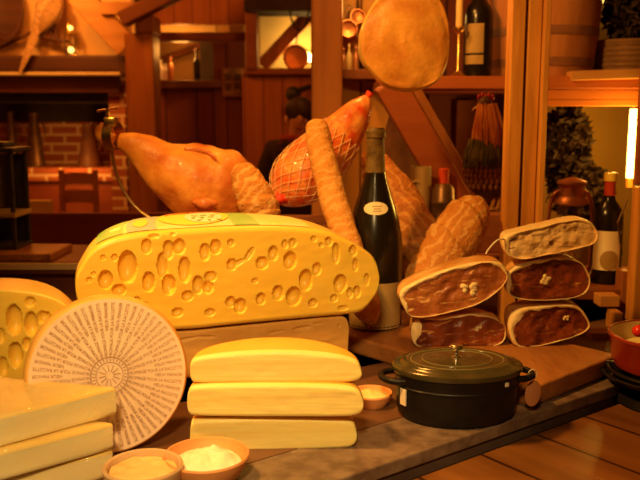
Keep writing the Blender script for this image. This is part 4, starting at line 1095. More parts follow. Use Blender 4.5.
lb = part('neck_label', wrap(bb, rf, zl_, .030, -PI / 2 - .62, -PI / 2 + .60, .0015, oval=True), 'paper', tB, label='small cream oval label')
mb = MB()
for k, (w, dz) in enumerate(((.5, .005), (.34, -.001), (.44, -.006))):
    mb.bm.from_mesh((lambda b: (lambda me: (b.to_mesh(me), b.free(), me)[2])(bpy.data.meshes.new('t')))(wrap(bb, rf, zl_ + dz, .0018, -PI / 2 + .04 - w / 2, -PI / 2 + .04 + w / 2, .0022)))
part('faint_lines', mb, 'paper_grey', lb)
zc_ = (at_y(390, 282, YB - .05).z + ZB + .004) / 2
part('body_label', wrap(bb, rf, zc_, (at_y(390, 282, YB - .05).z - ZB - .006), -PI / 2 - 1.1, -PI / 2 + 1.1, .0015), 'paper_old', tB, label='aged label around the foot')

# ================================================================== STUFFED HEN
YK = 2.3; rnd = random.Random(5); uk = mpp(YK)
tk = thing('stuffed_hen', 'stuffed speckled hen with an orange neck standing left of the window post', 'bird', (at_y(494, 200, YK).x, YK, .30))
def hen(sp, n=26, flat=.8, nz=.06):
    P = [at_y(a, b, YK) + V((0, y * uk, 0)) for a, b, y, r in interp(sp, 8)]; R_ = [max(r, .3) * uk for a, b, y, r in interp(sp, 8)]
    return MB().tube(P, R_, n, flat, True, nz=nz, nscale=30)
part('body', hen([(487, 96, 0, 1), (486, 99, 0, 5), (485, 104, 0, 7.5), (485, 111, 0, 7.5), (487, 120, 0, 9), (488, 132, 0, 13), (487, 145, 0, 18), (487, 158, 1, 22.5), (489, 171, 3, 24), (493, 183, 5, 21.5), (498, 192, 7, 14), (501, 198, 8, 4)]), 'nut_dark', tk, ang=80)
part('tail', hen([(502, 172, 8, 16), (512, 163, 12, 12), (521, 152, 16, 9), (527, 142, 18, 5), (530, 137, 19, 1)], flat=.4), 'nut_dark', tk, ang=80)
part('beak', MB().tube([at_y(480, 107, YK), at_y(475, 108.5, YK), at_y(471.5, 111, YK)], [.008, .005, .0008], 10), 'pine_x', tk)
mb = MB()
for k in range(5): mb.ball(at_y(479 + k * 3.4, 97.5 - (1.5 if k % 2 else 0), YK), (.006, .004, .010), 8, 6)
part('comb', mb, 'comb', tk)
part('wattle', MB().ball(at_y(480, 118, YK), (.007, .005, .016), 12, 8), 'comb', tk)
part('eye', MB().ball(at_y(482, 104, YK) + V((0, -.0175, 0)), .004, 8, 6), 'iron', tk)
mb = MB()
for k in range(150):          # hackle strands over the neck
    a = -PI * rnd.random() * 1.0; px = 487 + math.cos(a) * 9; dy = math.sin(a) * 9
    q0 = at_y(px, 103 + rnd.random() * 12, YK) + V((0, dy * uk * .8, 0))
    k_ = 1.65 + rnd.random() * .35; q1 = at_y(489 + math.cos(a) * 9 * k_, 138 + rnd.random() * 14, YK) + V((0, dy * uk * .85 * k_ - .006, 0))
    m_ = q0.lerp(q1, .55) + V((math.cos(a) * .003, -.004, 0)); mb.tube([q0, m_, q1], [.003, .0042, .001], 5)
part('hackle_feathers', mb, 'straw', tk, label='orange hackle feathers')
mb = MB()
for k in range(150):
    a = -PI * rnd.random(); px = 486 + math.cos(a) * 16; dy = math.sin(a) * 15
    q0 = at_y(px, 138 + rnd.random() * 10, YK) + V((0, dy * uk * .85, 0))
    q1 = at_y(486 + math.cos(a) * 23.5, 158 + rnd.random() * 10, YK) + V((0, dy * uk * 1.3 - .006, 0))
    mb.tube([q0, q0.lerp(q1, .5) + V((math.cos(a) * .003, -.004, 0)), q1], [.0025, .004, .0012], 5)
part('breast_plumage', mb, 'dry_green', tk, label='dark green breast plumage')
src = None; cn = at_y(489, 171, YK) + V((0, 3 * uk, 0)); cnt = 0
for row, (ph, nr) in enumerate(((.22, 15), (.02, 17), (-.18, 16), (-.38, 14), (-.58, 11))):
    for k in range(nr):
        a = -PI * (k + .5 * (row % 2)) / nr + .1; cphi = math.sqrt(1 - ph * ph)
        q = cn + V((math.cos(a) * cphi * 24.5 * uk, math.sin(a) * cphi * 21.5 * uk, ph * 25 * uk))
        if src is None:
            src = part('breast_feather', MB().ball(q, (.0065, .003, .0105), 8, 6, R=M.Rotation(.25, 3, 'X')), 'nut', tk); q00 = q
        else:
            o = src.copy(); COL.objects.link(o); o.parent = tk; o.location = q - q00
for s_ in (-1, 1):
    f0 = at_y(497 + s_ * 3, 196, YK); f0.z = .33
    f1 = V((f0.x - .004, f0.y + .01, .3055))
    part('leg', MB().tube([f0 + V((0, .01, .02)), f0, f1], [.009, .006, .005], 8), 'pine_x', tk)
    mb = MB()
    for a in (-.5, 0, .5): mb.tube([f1, f1 + V((-.03 * math.cos(a), -.03 * math.sin(a), -.002))], [.004, .002], 6)
    part('foot', mb, 'pine_x', tk)
# ================================================================== DIAGONAL BRACE
p, q = at_y(391, 88, 2.46), at_y(450, 190, 2.5)
tb = thing('diagonal_brace', 'thick dark red wooden brace slanting down to the right behind the bottle', 'beam', (q.x, 2.5, q.z))
dv = (q - p).normalized()
q2 = q + dv * .14; p2 = p - dv * .02
part('timber', MB().bar(p2, q2, .09, .075, .005), 'brace', tb, False)
nz_ = V((-dv.z, 0, dv.x)); nz_ = nz_ if nz_.x > 0 else -nz_
part('edge_strip', MB().bar(p2 + nz_ * .0425, q2 + nz_ * .0425, .07, .014, .003), 'timber', tb, False, label='lighter orange edge')

# ================================================================== THINGS ON THE UPPER SHELF
YT = 2.72
b = at_y(477, 75, YT); b.z = zs
Hb2 = .335
t = bottle('wine_bottle', 'dark wine bottle with a square cream label standing on the upper shelf beside the cask', 'bottle', b, Hb2, 14 * mpp(YT), BORD, 'glass_green')
r14 = 14 * mpp(YT)
lb = part('label', wrap(b, lambda z: r14, (at_y(470, 25, YT).z + at_y(470, 65, YT).z) / 2, at_y(470, 25, YT).z - at_y(470, 65, YT).z, -PI / 2 - 1.15, -PI / 2 + .2, .0012), 'paper_old', t, label='cream paper label')
part('label_band', wrap(b, lambda z: r14, at_y(470, 55, YT).z, .006, -PI / 2 - 1.15, -PI / 2 + .2, .002), 'glass_green', lb, label='dark band')
bm = bmesh.new(); g = []
for i in range(13):
    u = i / 12; a = -PI / 2 - .55 + .72 * u; z0_ = at_y(470, 53, YT).z; z1_ = z0_ + (.012 + .075 * u)
    g.append([bm.verts.new((b.x + math.cos(a) * (r14 + .0018), b.y + math.sin(a) * (r14 + .0018), z)) for z in (z0_, z1_)])
for i in range(12): bm.faces.new((g[i][0], g[i + 1][0], g[i + 1][1], g[i][1]))
part('label_picture', bm, 'paper_grey', lb)
# brass candlestick
c = at_y(458, 74, YT - .06); c.z = zs
t = thing('candlestick', 'thin brass candlestick at the left end of the upper shelf, beside the wine bottle', 'candlestick', c)
part('stem', MB().lathe([(.024, 0), (.026, .004), (.012, .012), (.006, .02), (.0055, .135), (.012, .14), (.018, .15), (.018, .155), (.01, .158), (.001, .158)], c, 24), 'brass', t)
part('candle', MB().lathe([(.011, .158), (.011, .36), (.008, .368), (.001, .37)], c, 20), 'creamstrip', t, label='cream candle')
# cask
xc = (at_y(489, 40, 2.8).x + at_y(601, 40, 2.8).x) / 2; rc_ = (at_y(601, 40, 2.8).x - at_y(489, 40, 2.8).x) / 2
cz = V((xc, 2.62 + .02 + rc_, zs)); Hc = .62
t = thing('cask', 'wooden cask with hoops standing on the upper shelf behind the window post', 'barrel', cz)
cp = lambda z: rc_ * (.86 + .14 * math.sin(PI * (z / Hc)))
part('staves', MB().lathe([(cp(0) * .9, .02), (cp(0) * .9, 0)] + [(cp(Hc * k / 20), Hc * k / 20) for k in range(21)] + [(cp(Hc) * .9, Hc), (cp(Hc) * .9, Hc - .02), (.001, Hc - .02)], cz, 48, cap=(True, False)), 'cask', t)
for zz in (.05, .15, Hc - .15, Hc - .05):
    part('hoop', MB().lathe([(cp(zz - .014), zz - .014), (cp(zz - .014) + .003, zz - .014), (cp(zz + .014) + .003, zz + .014), (cp(zz + .014), zz + .014)], cz, 48, cap=(False, False)), 'hoop', t)
# wicker basket with dark leaves
yb_ = 2.72; bx0 = at_y(604, 60, yb_).x; bx1 = at_y(666, 60, yb_).x; cb = V(((bx0 + bx1) / 2, yb_ + .12, zs))
rbk = (bx1 - bx0) / 2; hb_ = at_y(620, 40, yb_).z - zs
t = thing('wicker_basket', 'brown wicker basket on the upper shelf in the top right corner', 'basket', cb)
prof = [(rbk * .86, 0)]
for k in range(15):
    z = hb_ * k / 14; prof.append((rbk * (.88 + .12 * k / 14) + (.004 if k % 2 else 0), z))
prof += [(rbk * .97, hb_ + .004), (rbk * .94, hb_ - .004), (rbk * .82, .012), (.001, .01)]
part('weave', MB().lathe(prof, cb, 48), 'wicker', t)
part('rim', MB().torus(cb + V((0, 0, hb_)), rbk * .985, .008, 40, 8), 'wicker', t)
def foliage(seed, c, r, n, ls, m):
    rnd = random.Random(seed); mb = MB()
    for k in range(n):
        d_ = V((rnd.gauss(0, 1), rnd.gauss(0, 1), rnd.gauss(0, 1))); d_.normalize(); q = c + V((d_.x * r[0], d_.y * r[1], d_.z * r[2])) * rnd.random() ** .4
        a = V((rnd.gauss(0, 1), rnd.gauss(0, 1), rnd.gauss(0, 1))).normalized(); b_ = a.cross(V((rnd.random(), .3, .2))).normalized(); L = ls * rnd.uniform(.6, 1.4); nn = a.cross(b_) * L * .12
        vs = [q - a * L * .5, q - a * L * .1 + b_ * L * .25 + nn, q + a * L * .5, q - a * L * .1 - b_ * L * .25 + nn]
        vv = [mb.bm.verts.new(p) for p in vs]; mb.bm.faces.new(vv)
    return mb
cf = V((cb.x + .045, cb.y, zs + .24))
solo('dried_foliage', foliage(3, cf, (.12, .1, .16), 1500, .035, 'leaf'), 'leaf', 'dark dry leaves filling the wicker basket in the top right corner', 'plant', (cf.x, cf.y, zs + hb_), kind=None, smooth=False)
# wall lamp above the lit strip, between cask and leaves
p = at_y(598, 0, 3.2)
t = thing('wall_lamp', 'small lit lamp at the top edge between the cask and the dark leaves', 'lamp', (p.x, 3.22, p.z))
part('shade', MB().box((p.x, 3.2, p.z + .05), (.07, .08, .10), None, .006), 'brass', t, False)
part('glowing_panel', MB().box((p.x, 3.19, p.z - .003), (.05, .06, .014), None, .003), 'panel_glint_glow', t, False)

# ================================================================== SMALL THINGS BY THE CENTRE POST
YJ = 3.18; zj = at_y(350, 69, 3.1).z
def pan(label, px, py, rp, Y, top, group=None, name='copper_pan'):
    c = at_y(px, py, Y); r = rp * mpp(Y)
    t = thing(name, label, 'pan', c, 0, group)
    Rf = M.Rotation(PI / 2, 3, 'X')
    part('bowl', MB().lathe([(r * .7, .0), (r * .9, .01), (r, .035), (r * 1.03, .05), (r * .98, .05), (r * .86, .012), (.001, .005)], c, 36, Rf), 'copper', t)
    e = at_y(top[0], top[1], Y)
    q = V((c.x, c.y + .0, c.z + r))
    part('handle', MB().tube([q + V((0, -.02, -.004)), q.lerp(e, .5) + V((0, -.01, 0)), e], [.006, .005, .005], 8), 'gunmetal', t)
    part('hook', MB().torus(e + V((0, 0, .012)), .012, .0025, 16, 6, Rf), 'gunmetal', t)
    return t
pan('round copper pan hanging in the yellow-lit niche left of the centre post', 296, 58, 12, 6.2, (299, 22))
pan('small copper pan hanging high just right of the centre post', 357, 18, 6.5, 3.2, (358, -2), 'small copper pans')
pan('small copper pan hanging low beside the centre post, left of the round ham', 348, 30, 8, 3.2, (349, 12), 'small copper pans')
t = thing('wooden_lattice', 'crossed pale sticks against the wall between the centre post and the round ham', 'lattice', (at_y(350, 40, 3.24).x, 3.24, zj))
part('stick', MB().bar(at_y(341, 26, 3.25), at_y(358, 2, 3.25), .014, .012), 'pine_x', t, False)
part('stick', MB().bar(at_y(343, 24, 3.23), at_y(366, 42, 3.23), .014, .012), 'pine_x', t, False)
part('stick', MB().bar(at_y(341, 2, 3.24), at_y(341, 68, 3.24), .012, .012), 'pine_x', t, False)
for (px, h, r, m, lb) in ((343.5, 20, 3.2, 'oldcopper', 'reddish little flask on the small shelf, touching the centre post'), (349, 24, 3.0, 'creamstrip', 'pale slim flask on the small shelf beside the centre post'), (356, 22, 3.2, 'oldcopper', 'reddish flask on the small shelf, next to the pale slim one'), (362, 27, 3.0, 'glass_green', 'dark flask on the small shelf, half hidden by the round ham')):
    c = at_y(px, 68.6, 3.17); c.z = zj
    H = h * mpp(3.17); r_ = r * mpp(3.17)
    t = thing('flask', lb, 'bottle', c, 0, 'flasks on the small shelf')
    part('body', MB().lathe([(r_ * x, H * z) for x, z in ((.8, 0), (1, .03), (1, .5), (.8, .62), (.4, .72), (.36, .9), (.5, .93), (.5, .97), (.36, 1.0))], c, 20), m, t)
    part('stopper', MB().lathe([(r_ * .34, H), (r_ * .4, H * 1.06), (.0005, H * 1.08)], c, 14), 'tag', t)

# ================================================================== BETWEEN THE LOAVES: MUG, MILL
YC = 2.36
c = V((at_y(443, 215, YC).x, YC, .19)); 
t = thing('coffee_mill', 'dark ribbed metal canister with a ring handle standing in the gap above the crossed loaves', 'canister', c)
u = mpp(YC); H0 = at_y(443, 184, YC).z - .19
R15 = 12.5 * u
part('body', MB().lathe([(R15 * .7, 0), (R15 * .72, H0 * .30), (R15 * 1.02, H0 * .38), (R15 * 1.04, H0 * .44), (R15 * .92, H0 * .47), (R15 * .9, H0 * .66), (R15 * 1.0, H0 * .69), (R15 * 1.0, H0 * .73), (R15 * .92, H0 * .76), (R15 * .85, H0 * .93), (R15 * .6, H0 * 1.0), (.001, H0 * 1.01)], c, 36), 'gunmetal', t)
part('ring_handle', MB().torus(V((c.x + R15 * 1.1, c.y - .01, .19 + H0 * .55)), .021, .005, 24, 8, M.Rotation(PI / 2, 3, 'X')), 'gunmetal', t)
c = V((at_y(420, 190, 2.4).x, 2.38, .19)); 
t = thing('mug', 'pale grey mug half hidden behind the slanting loaf, left of the dark canister', 'mug', c)
Hm = at_y(420, 166, 2.4).z - .19; rm = 10 * mpp(2.4)
part('body', MB().lathe([(rm * .9, 0), (rm, .01), (rm, Hm), (rm * .92, Hm), (rm * .9, .012), (.001, .01)], c, 32), 'paper_grey', t)
part('handle', MB().torus(c + V((-rm * .6, -rm * .85, Hm * .72)), .022, .005, 20, 8, M.Rotation(PI / 2, 3, 'X')), 'paper_grey', t)
c = V((at_y(443, 180, 2.44).x, 2.425, .19)); Hc_ = at_y(443, 168, 2.44).z - .19
solo('red_candle', MB().lathe([(.016, 0), (.016, Hc_ - .004), (.012, Hc_), (.001, Hc_ - .002)], c, 20), 'wax_red', 'red candle showing just above the dark canister', 'candle', c)

# dark cloth sack hanging from the shelf edge behind the bottle
ys_ = 2.86; rings = []
for k in range(25):
    f = k / 24; py = 92 + f * 112; w_ = 3 + 21 * min(1, (f * 1.6)) ** .7 * (1 if f < .93 else (1 - (f - .93) / .07 * .45)); ring = []
    for j in range(48):
        a = 2 * PI * j / 48; fold = 1 + .10 * math.sin(a * 9 + 1.5 * math.sin(f * 3)) * min(1, f * 2.5)
        c_ = at_y(402 + f * 3, py, ys_); ring.append(c_ + V((math.cos(a) * w_ * mpp(ys_) * fold, math.sin(a) * w_ * mpp(ys_) * .5 * fold, 0)))
    rings.append(ring)
p = at_y(402, 92, ys_)
t = thing('cloth_sack', 'dark brown cloth sack hanging behind the neck of the huge wine bottle', 'bag', (p.x, ys_, at_y(405, 204, ys_).z))
part('cloth', MB().loft(rings), 'cloth_brown', t, ang=80)
part('cord', MB().tube([p + V((0, 0, -.01)), V((p.x, ys_, zs - .04))], .006, 8), 'string', t)

# ================================================================== RIGHT LOW SHELF: BOTTLE, LANTERN
YR2 = 2.2
b = at_y(604.5, 289, YR2); b.z = ZL
Hr = at_y(609, 173, YR2).z - ZL; Rr = 14.5 * mpp(YR2)
t = bottle('wine_bottle', 'red wine bottle with a yellow wax top on the low shelf at the right', 'bottle', b, Hr, Rr, BORD, 'glass_green')
part('capsule', MB().lathe([(r * Rr, z * Hr) for r, z in ((.37, .80), (.365, .9), (.36, .925), (.36, .93))], b, 30, cap=(False, False)), 'wax_red', t, label='red capsule')
part('wax_top', MB().lathe([(r * Rr, z * Hr) for r, z in ((.36, .925), (.43, .93), (.43, .99), (.41, 1.003), (.01, 1.004))], b, 30, cap=(False, False)), 'wax_yellow', t, label='yellow wax top')
za = at_y(600, 231, YR2 - .03).z; zb_ = at_y(600, 270, YR2 - .03).z
lb = part('label', wrap(b, lambda z: Rr, (za + zb_) / 2, za - zb_, -PI / 2 - 1.35, -PI / 2 + .62, .0012), 'paper', t, label='cream paper label')
part('label_picture', wrap(b, lambda z: Rr, zb_ + (za - zb_) * .26, (za - zb_) * .5, -PI / 2 - .75, -PI / 2 + .45, .0022, oval=True), 'paper_old', lb)
# lantern
c = at_y(567, 289, 2.24); c.z = ZL; u = mpp(2.24)
zz = lambda py: at_y(567, py, 2.24).z - ZL
t = thing('hurricane_lantern', 'old copper hurricane lantern on the low shelf behind the hams', 'lantern', c)
part('base', MB().lathe([(19 * u, 0), (20 * u, .006), (20 * u, zz(276)), (14 * u, zz(272)), (11 * u, zz(264)), (.001, zz(263))], c, 36), 'oldcopper', t)
part('glass_globe', MB().lathe([(10 * u, zz(265)), (16 * u, zz(250)), (17 * u, zz(235)), (15 * u, zz(218)), (12 * u, zz(204))], c, 36, cap=(False, False)), 'glass_clear', t, label='clear glass globe')
part('burner', MB().lathe([(7 * u, zz(265)), (8 * u, zz(256)), (5 * u, zz(250)), (2 * u, zz(240)), (.001, zz(238))], c, 24), 'brass', t)
part('hood', MB().lathe([(12 * u, zz(205)), (17 * u, zz(203)), (15.5 * u, zz(199)), (12.5 * u, zz(196)), (12 * u, zz(190)), (11.5 * u, zz(186.5)), (14.5 * u, zz(183.5)), (14 * u, zz(181)), (8 * u, zz(179)), (4 * u, zz(177.5)), (.001, zz(177))], c, 36), 'oldcopper', t)
for s in (-1, 1):
    part('side_tube', MB().tube(interp([tuple(c + V((s * x * u, 0, zz(y)))) for x, y in ((17, 277), (22, 262), (22.5, 235), (21, 208), (17, 195), (12, 191))], 5), 2.2 * u, 10), 'oldcopper', t)
part('bail', MB().torus(c + V((0, .01, zz(203))), 24 * u, .0018, 30, 6, M.Rotation(PI / 2, 3, 'X') @ M.Rotation(.5, 3, 'X'), 0, PI), 'gunmetal', t)
# dark dried bush behind the lantern
cf = at_y(572, 165, 2.85)
t = thing('dried_bush', 'dark dry bush standing behind the copper lantern', 'plant', (cf.x, cf.y, ZC))
part('leaves', foliage(8, at_y(566, 150, 2.9), (.085, .1, .18), 1600, .04, 'leaf'), 'leaf', t, False)
part('leaves', foliage(9, at_y(583, 196, 2.9), (.11, .1, .12), 1300, .04, 'leaf'), 'leaf', t, False)
part('stem', MB().tube([(cf.x, 2.9, ZC), (cf.x, 2.9, .35)], .012, 8), 'leaf', t)
# crock on the counter under the bush
# glowing tube lamp
ta, tb_ = at_y(634, 109, 2.72), at_y(630, 178, 2.72)
t = thing('tube_lamp', 'bright yellow upright tube lamp at the right edge', 'lamp', (tb_.x, 2.72, tb_.z - .05))
part('glowing_tube', MB().tube([ta, tb_], .013, 16), 'neon', t, label='glowing yellow tube')
dn = (tb_ - ta).normalized()
part('end_cap', MB().tube([tb_, tb_ + dn * .032], .0125, 16), 'pine', t, label='pale end cap')
part('end_cap', MB().tube([ta - dn * .02, ta], .0125, 16), 'brass', t)
part('bracket', MB().box(ta.lerp(tb_, .35) + V((.045, .005, 0)), (.07, .01, .006)), 'brass', t, False)
part('hanger', MB().tube([ta - dn * .012, V((ta.x + .01, 2.72, zs - .04))], .006, 8), 'gunmetal', t)
p, q = at_y(627, 200, 2.1), at_y(618, 222, 2.1)
solo('iron_rod', MB().tube([p, q, at_y(604, 255, 2.2) + V((.05, -.0, 0))], .003, 8), 'gunmetal', 'thin dark rod slanting beside the red wine bottle under the tube lamp', 'rod', q)
# wood offcuts beside the right shelf
for (r_, Y, th, lb, m) in (((600, 296, 620, 307), 2.06, .05, 'squared wood offcut just below the foot of the red wine bottle', 'pine_x'), ((614, 313, 623, 331), 2.02, .06, 'bright upright wood offcut beside the leaning frame board', 'pine'), ((591, 333, 614, 346), 1.93, .05, 'flat pale wood offcut lying at the end of the chopping block', 'pine_x')):
    mb = MB().slab(*r_, Y, th, .002)
    ce = at_y((r_[0] + r_[2]) / 2, r_[3], Y)
    solo('wood_offcut', mb, m, lb, 'wood block', ce, group='wood offcuts', smooth=False)

# ================================================================== LEFT: LANTERN BOX ON A BOARD
p0 = at_y(0, 252, 2.5)
mb = MB().box((at_y(10, 245, 2.6).x, 2.62, zr + .012), (.33, .22, .024), None, .004)
solo('wooden_board', mb, 'block', 'thick wooden board on the left rail, under the black lantern box', 'board', (at_y(10, 245, 2.6).x, 2.62, zr), smooth=False)
zq = zr + .024; YL = 2.6
xr_ = at_y(12, 190, YL).x; xl_ = xr_ - .20; zt_ = at_y(10, 152, YL).z
t = thing('lantern_box', 'black box lantern with dull glass at the left edge', 'lantern', ((xl_ + xr_) / 2, YL + .07, zq))
for x in (xl_, xr_):
    for y in (YL, YL + .13): part('post', MB().box((x, y, (zq + zt_) / 2), (.013, .013, zt_ - zq), None, .002), 'blackmetal', t, False)
part('roof', MB().box(((xl_ + xr_) / 2, YL + .065, zt_ + .006), (.235, .165, .016), None, .004).box(((xl_ + xr_) / 2, YL + .065, zt_ + .022), (.15, .1, .02), None, .006), 'blackmetal', t, False)
zd = at_y(10, 215, YL).z
part('tray', MB().box(((xl_ + xr_) / 2, YL + .06, zd), (.225, .155, .016), None, .003), 'paper_old', t, False, label='pale tray edge')
part('glass_pane', MB().box(((xl_ + xr_) / 2, YL + .008, (zt_ + zd) / 2 + .01), (.19, .006, zt_ - zd - .03)), 'sheen_glass', t, False, label='glass coloured with a blue reflection')  # blue-grey base colour stands for a reflection in the pane
part('base', MB().box(((xl_ + xr_) / 2, YL + .065, zq + .006), (.22, .15, .012), None, .003), 'blackmetal', t, False)
part('back_plate', MB().box(((xl_ + xr_) / 2, YL + .13, (zt_ + zq) / 2), (.19, .006, zt_ - zq - .02)), 'blackmetal', t, False)

# ================================================================== FAR LEFT ROOM
# dining chair and bench
def fb(Y, x0, y0, x1, y1, th, **k): return MB().slab(x0, y0, x1, y1, Y, th, **k)
YCh = 5.3
c0 = at_y(61, 190, YCh).x; c1 = at_y(95, 190, YCh).x; zt_ = at_y(78, 170, YCh).z
t = thing('dining_chair', 'ladder-back wooden chair in front of the brick fireplace', 'chair', ((c0 + c1) / 2, YCh + .2, FLOOR))
part('seat', MB().box(((c0 + c1) / 2, YCh + .22, FLOOR + .45), (c1 - c0 + .06, .42, .035), None, .008), 'chairwood', t, False)
for x in (c0, c1):
    part('leg', MB().box((x, YCh + .02, (FLOOR + zt_) / 2), (.032, .032, zt_ - FLOOR), None, .004), 'chairwood', t, False)
    part('leg', MB().box((x, YCh + .40, FLOOR + .22), (.032, .032, .44), None, .004), 'chairwood', t, False)
for (ya, yb2) in ((174, 184), (191, 204)):
    za, zb_ = at_y(78, ya, YCh).z, at_y(78, yb2, YCh).z; bm = bmesh.new(); g = []
    for i in range(13):
        u = i / 12 * 2 - 1; x = (c0 + c1) / 2 + (c1 - c0) / 2 * u
        g.append([bm.verts.new((x, YCh + .02 - .03 * (1 - u * u), z)) for z in (zb_ + .012 * (1 - u * u), za + .012 * (1 - u * u))])
    for i in range(12): bm.faces.new((g[i][0], g[i + 1][0], g[i + 1][1], g[i][1]))
    bmesh.ops.solidify(bm, geom=bm.faces[:], thickness=.016)
    part('back_slat', bm, 'chairwood', t)
YBn = 4.4
xa_, xb_ = at_y(24, 230, YBn).x, at_y(175, 230, YBn).x; zt_ = at_y(70, 213, YBn).z
t = thing('wooden_bench', 'long dark red wooden bench back behind the left rail', 'bench', ((xa_ + xb_) / 2, YBn + .2, FLOOR))
part('backrest', MB().box(((xa_ + xb_) / 2, YBn + .02, (zt_ + FLOOR + .5) / 2), (xb_ - xa_, .04, zt_ - FLOOR - .5), None, .005), 'redwood', t, False)
part('seat', MB().box(((xa_ + xb_) / 2, YBn - .2, FLOOR + .44), (xb_ - xa_, .42, .04), None, .005), 'redwood', t, False)
for x in (xa_ + .05, xb_ - .05):
    part('leg', MB().box((x, YBn - .18, FLOOR + .22), (.05, .38, .42), None, .004), 'redwood', t, False)
    part('leg', MB().box((x, YBn + .02, FLOOR + .26), (.05, .035, .5), None, .004), 'redwood', t, False)
p = at_y(39, 213, 5.2)
YT2 = 5.1; xa_, xb_ = at_y(-30, 210, YT2).x, at_y(53, 210, YT2).x; zt2 = at_y(39, 216, YT2).z
t = thing('dining_table', 'dark wooden table carrying the cream card, left of the ladder-back chair', 'table', ((xa_ + xb_) / 2, YT2 + .2, FLOOR))
part('tabletop', MB().box(((xa_ + xb_) / 2, YT2, zt2 - .02), (xb_ - xa_, .3, .04), None, .005), 'redwood', t, False)
for sx in (-.2, .2):
    for sy in (-.1, .1): part('leg', MB().box(((xa_ + xb_) / 2 + sx, YT2 + sy, (FLOOR + zt2 - .04) / 2), (.05, .05, zt2 - .04 - FLOOR), None, .004), 'redwood', t, False)
zc1 = at_y(39, 200.5, YT2).z
solo('menu_box', MB().box((at_y(39, 207, YT2).x, YT2 + .02, (zt2 + zc1) / 2), (23 * mpp(YT2), .06, zc1 - zt2), None, .003), 'creambox', 'cream box on the dark table left of the ladder-back chair', 'box', (at_y(39, 207, YT2).x, YT2 + .02, zt2), smooth=False)
# tall metal jugs on the hearth ledge
zhe = at_y(60, 168, 6.95).z
for (px, r, top, lb, m, Y) in ((36, 9, 113, 'tall tapered metal jug with a bright streak, standing on the brick hearth', 'gunmetal', 7.15), (90, 11, 124, 'dark tapered jug on the brick hearth behind the ladder-back chair', 'dark_brown', 7.15), (13, 6, 112, 'slim tapered jug on the brick hearth above the black box lantern', 'gunmetal', 7.15)):
    c = at_y(px, 167, Y); c.z = zhe; H = at_y(px, top, Y).z - zhe; u = mpp(Y)
    t = thing('metal_jug', lb, 'jug', c, 0, 'jugs on the hearth')
    part('body', MB().lathe([(r * u, 0), (r * 1.03 * u, .01), (r * .8 * u, H * .4), (r * .5 * u, H * .85), (r * .45 * u, H * .92), (r * .55 * u, H), (r * .45 * u, H), (r * .3 * u, H * .8), (.001, H * .78)], c, 28), m, t)
    part('handle', MB().tube(interp([tuple(c + V((r * u * a, -.02, H * z))) for a, z in ((.6, .85), (1.1, .8), (1.25, .6), (.85, .4))], 5), .008, 8), m, t)
# mounted pheasant on the mantel
ZM = at_y(60, 55, YM).z; YP = YM + .1
t = thing('stuffed_pheasant', 'sandy stuffed bird with a long drooping tail perched above the mantel', 'bird', (at_y(52, 42, YP).x, YP, at_y(52, 44, YP).z))
def body_tube(sp, n=22, nz=.08, ns=14, flat=.8):
    P = []; Rr_ = []
    for (px, py, Y, r) in interp(sp, 8): P.append(at_y(px, py, Y)); Rr_.append(max(r, .2) * mpp(Y))
    return MB().tube(P, Rr_, n, flat, True, nz=nz, nscale=ns)
bmB = body_tube([(62, -34, YP, 1.5), (59, -33, YP, 3.5), (55, -31, YP, 5.5), (54, -25, YP, 4.5), (55, -15, YP, 5.5), (54, -4, YP, 9), (50, 8, YP, 12.5), (45, 19, YP, 11), (39, 28, YP, 7), (35, 34, YP, 3.5), (33, 38, YP, 1.5)])
bo = part('body', bmB, 'feather', t, ang=80)
part('wing', body_tube([(58, -2, YP - .07, 2), (55, 6, YP - .1, 7), (48, 17, YP - .1, 7), (42, 27, YP - .07, 4), (39, 33, YP - .04, 1)], flat=.35), 'feather_tail', t, ang=80)
part('tail', body_tube([(38, 26, YP - .03, 3.5), (34, 36, YP - .08, 4), (30, 48, YP - .16, 3.8), (25, 60, YP - .17, 3), (19, 74, YP - .17, .8)], flat=.3, nz=.03), 'feather_tail', t)
for (a, b_, c_) in (((52, 18), (55, 28), (57, 40)), ((47, 22), (49, 28), (54, 41))):
    part('leg', MB().tube([at_y(*a, YP), at_y(*b_, YP), at_y(*c_, YP)], [.03, .02, .012], 8), 'dark_brown', t)
part('beak', MB().tube([at_y(62, -33, YP), at_y(66, -31, YP)], [.012, .001], 8), 'dark_brown', t)
for s in (-1, 1):
    part('eye', MB().ball(at_y(58, -32.5, YP) + V((0, s * .026, .0)), .006, 8, 6), 'iron', t)
p, q, r_ = at_y(-4, 50, YP + .1), at_y(30, 33, YP), at_y(64, 41, YP)
solo('branch', MB().tube([p, q, r_, at_y(70, 41.5, YM + .26)], [.012, .014, .012, .009], 8, nz=.2), 'dark_brown', 'thin branch under the feet of the stuffed bird', 'branch', q)
# dark pan at the top-left edge
c = at_y(6, 6, YM + .12); u = mpp(YM)
t = thing('hanging_cauldron', 'big dark round pan hanging at the top left corner beside the bird', 'pan', (c.x, c.y, c.z - 32 * u))
part('bowl', MB().lathe([(12 * u, -.0), (18 * u, .02), (20 * u, .07), (20.5 * u, .09), (19 * u, .09), (17 * u, .03), (.001, .015)], c, 40, M.Rotation(PI / 2, 3, 'X'), 1, 1.6), 'mantel', t)
part('handle', MB().tube([c + V((0, -.03, 30 * u)), c + V((0, -.03, 60 * u))], .02, 8), 'blackmetal', t)
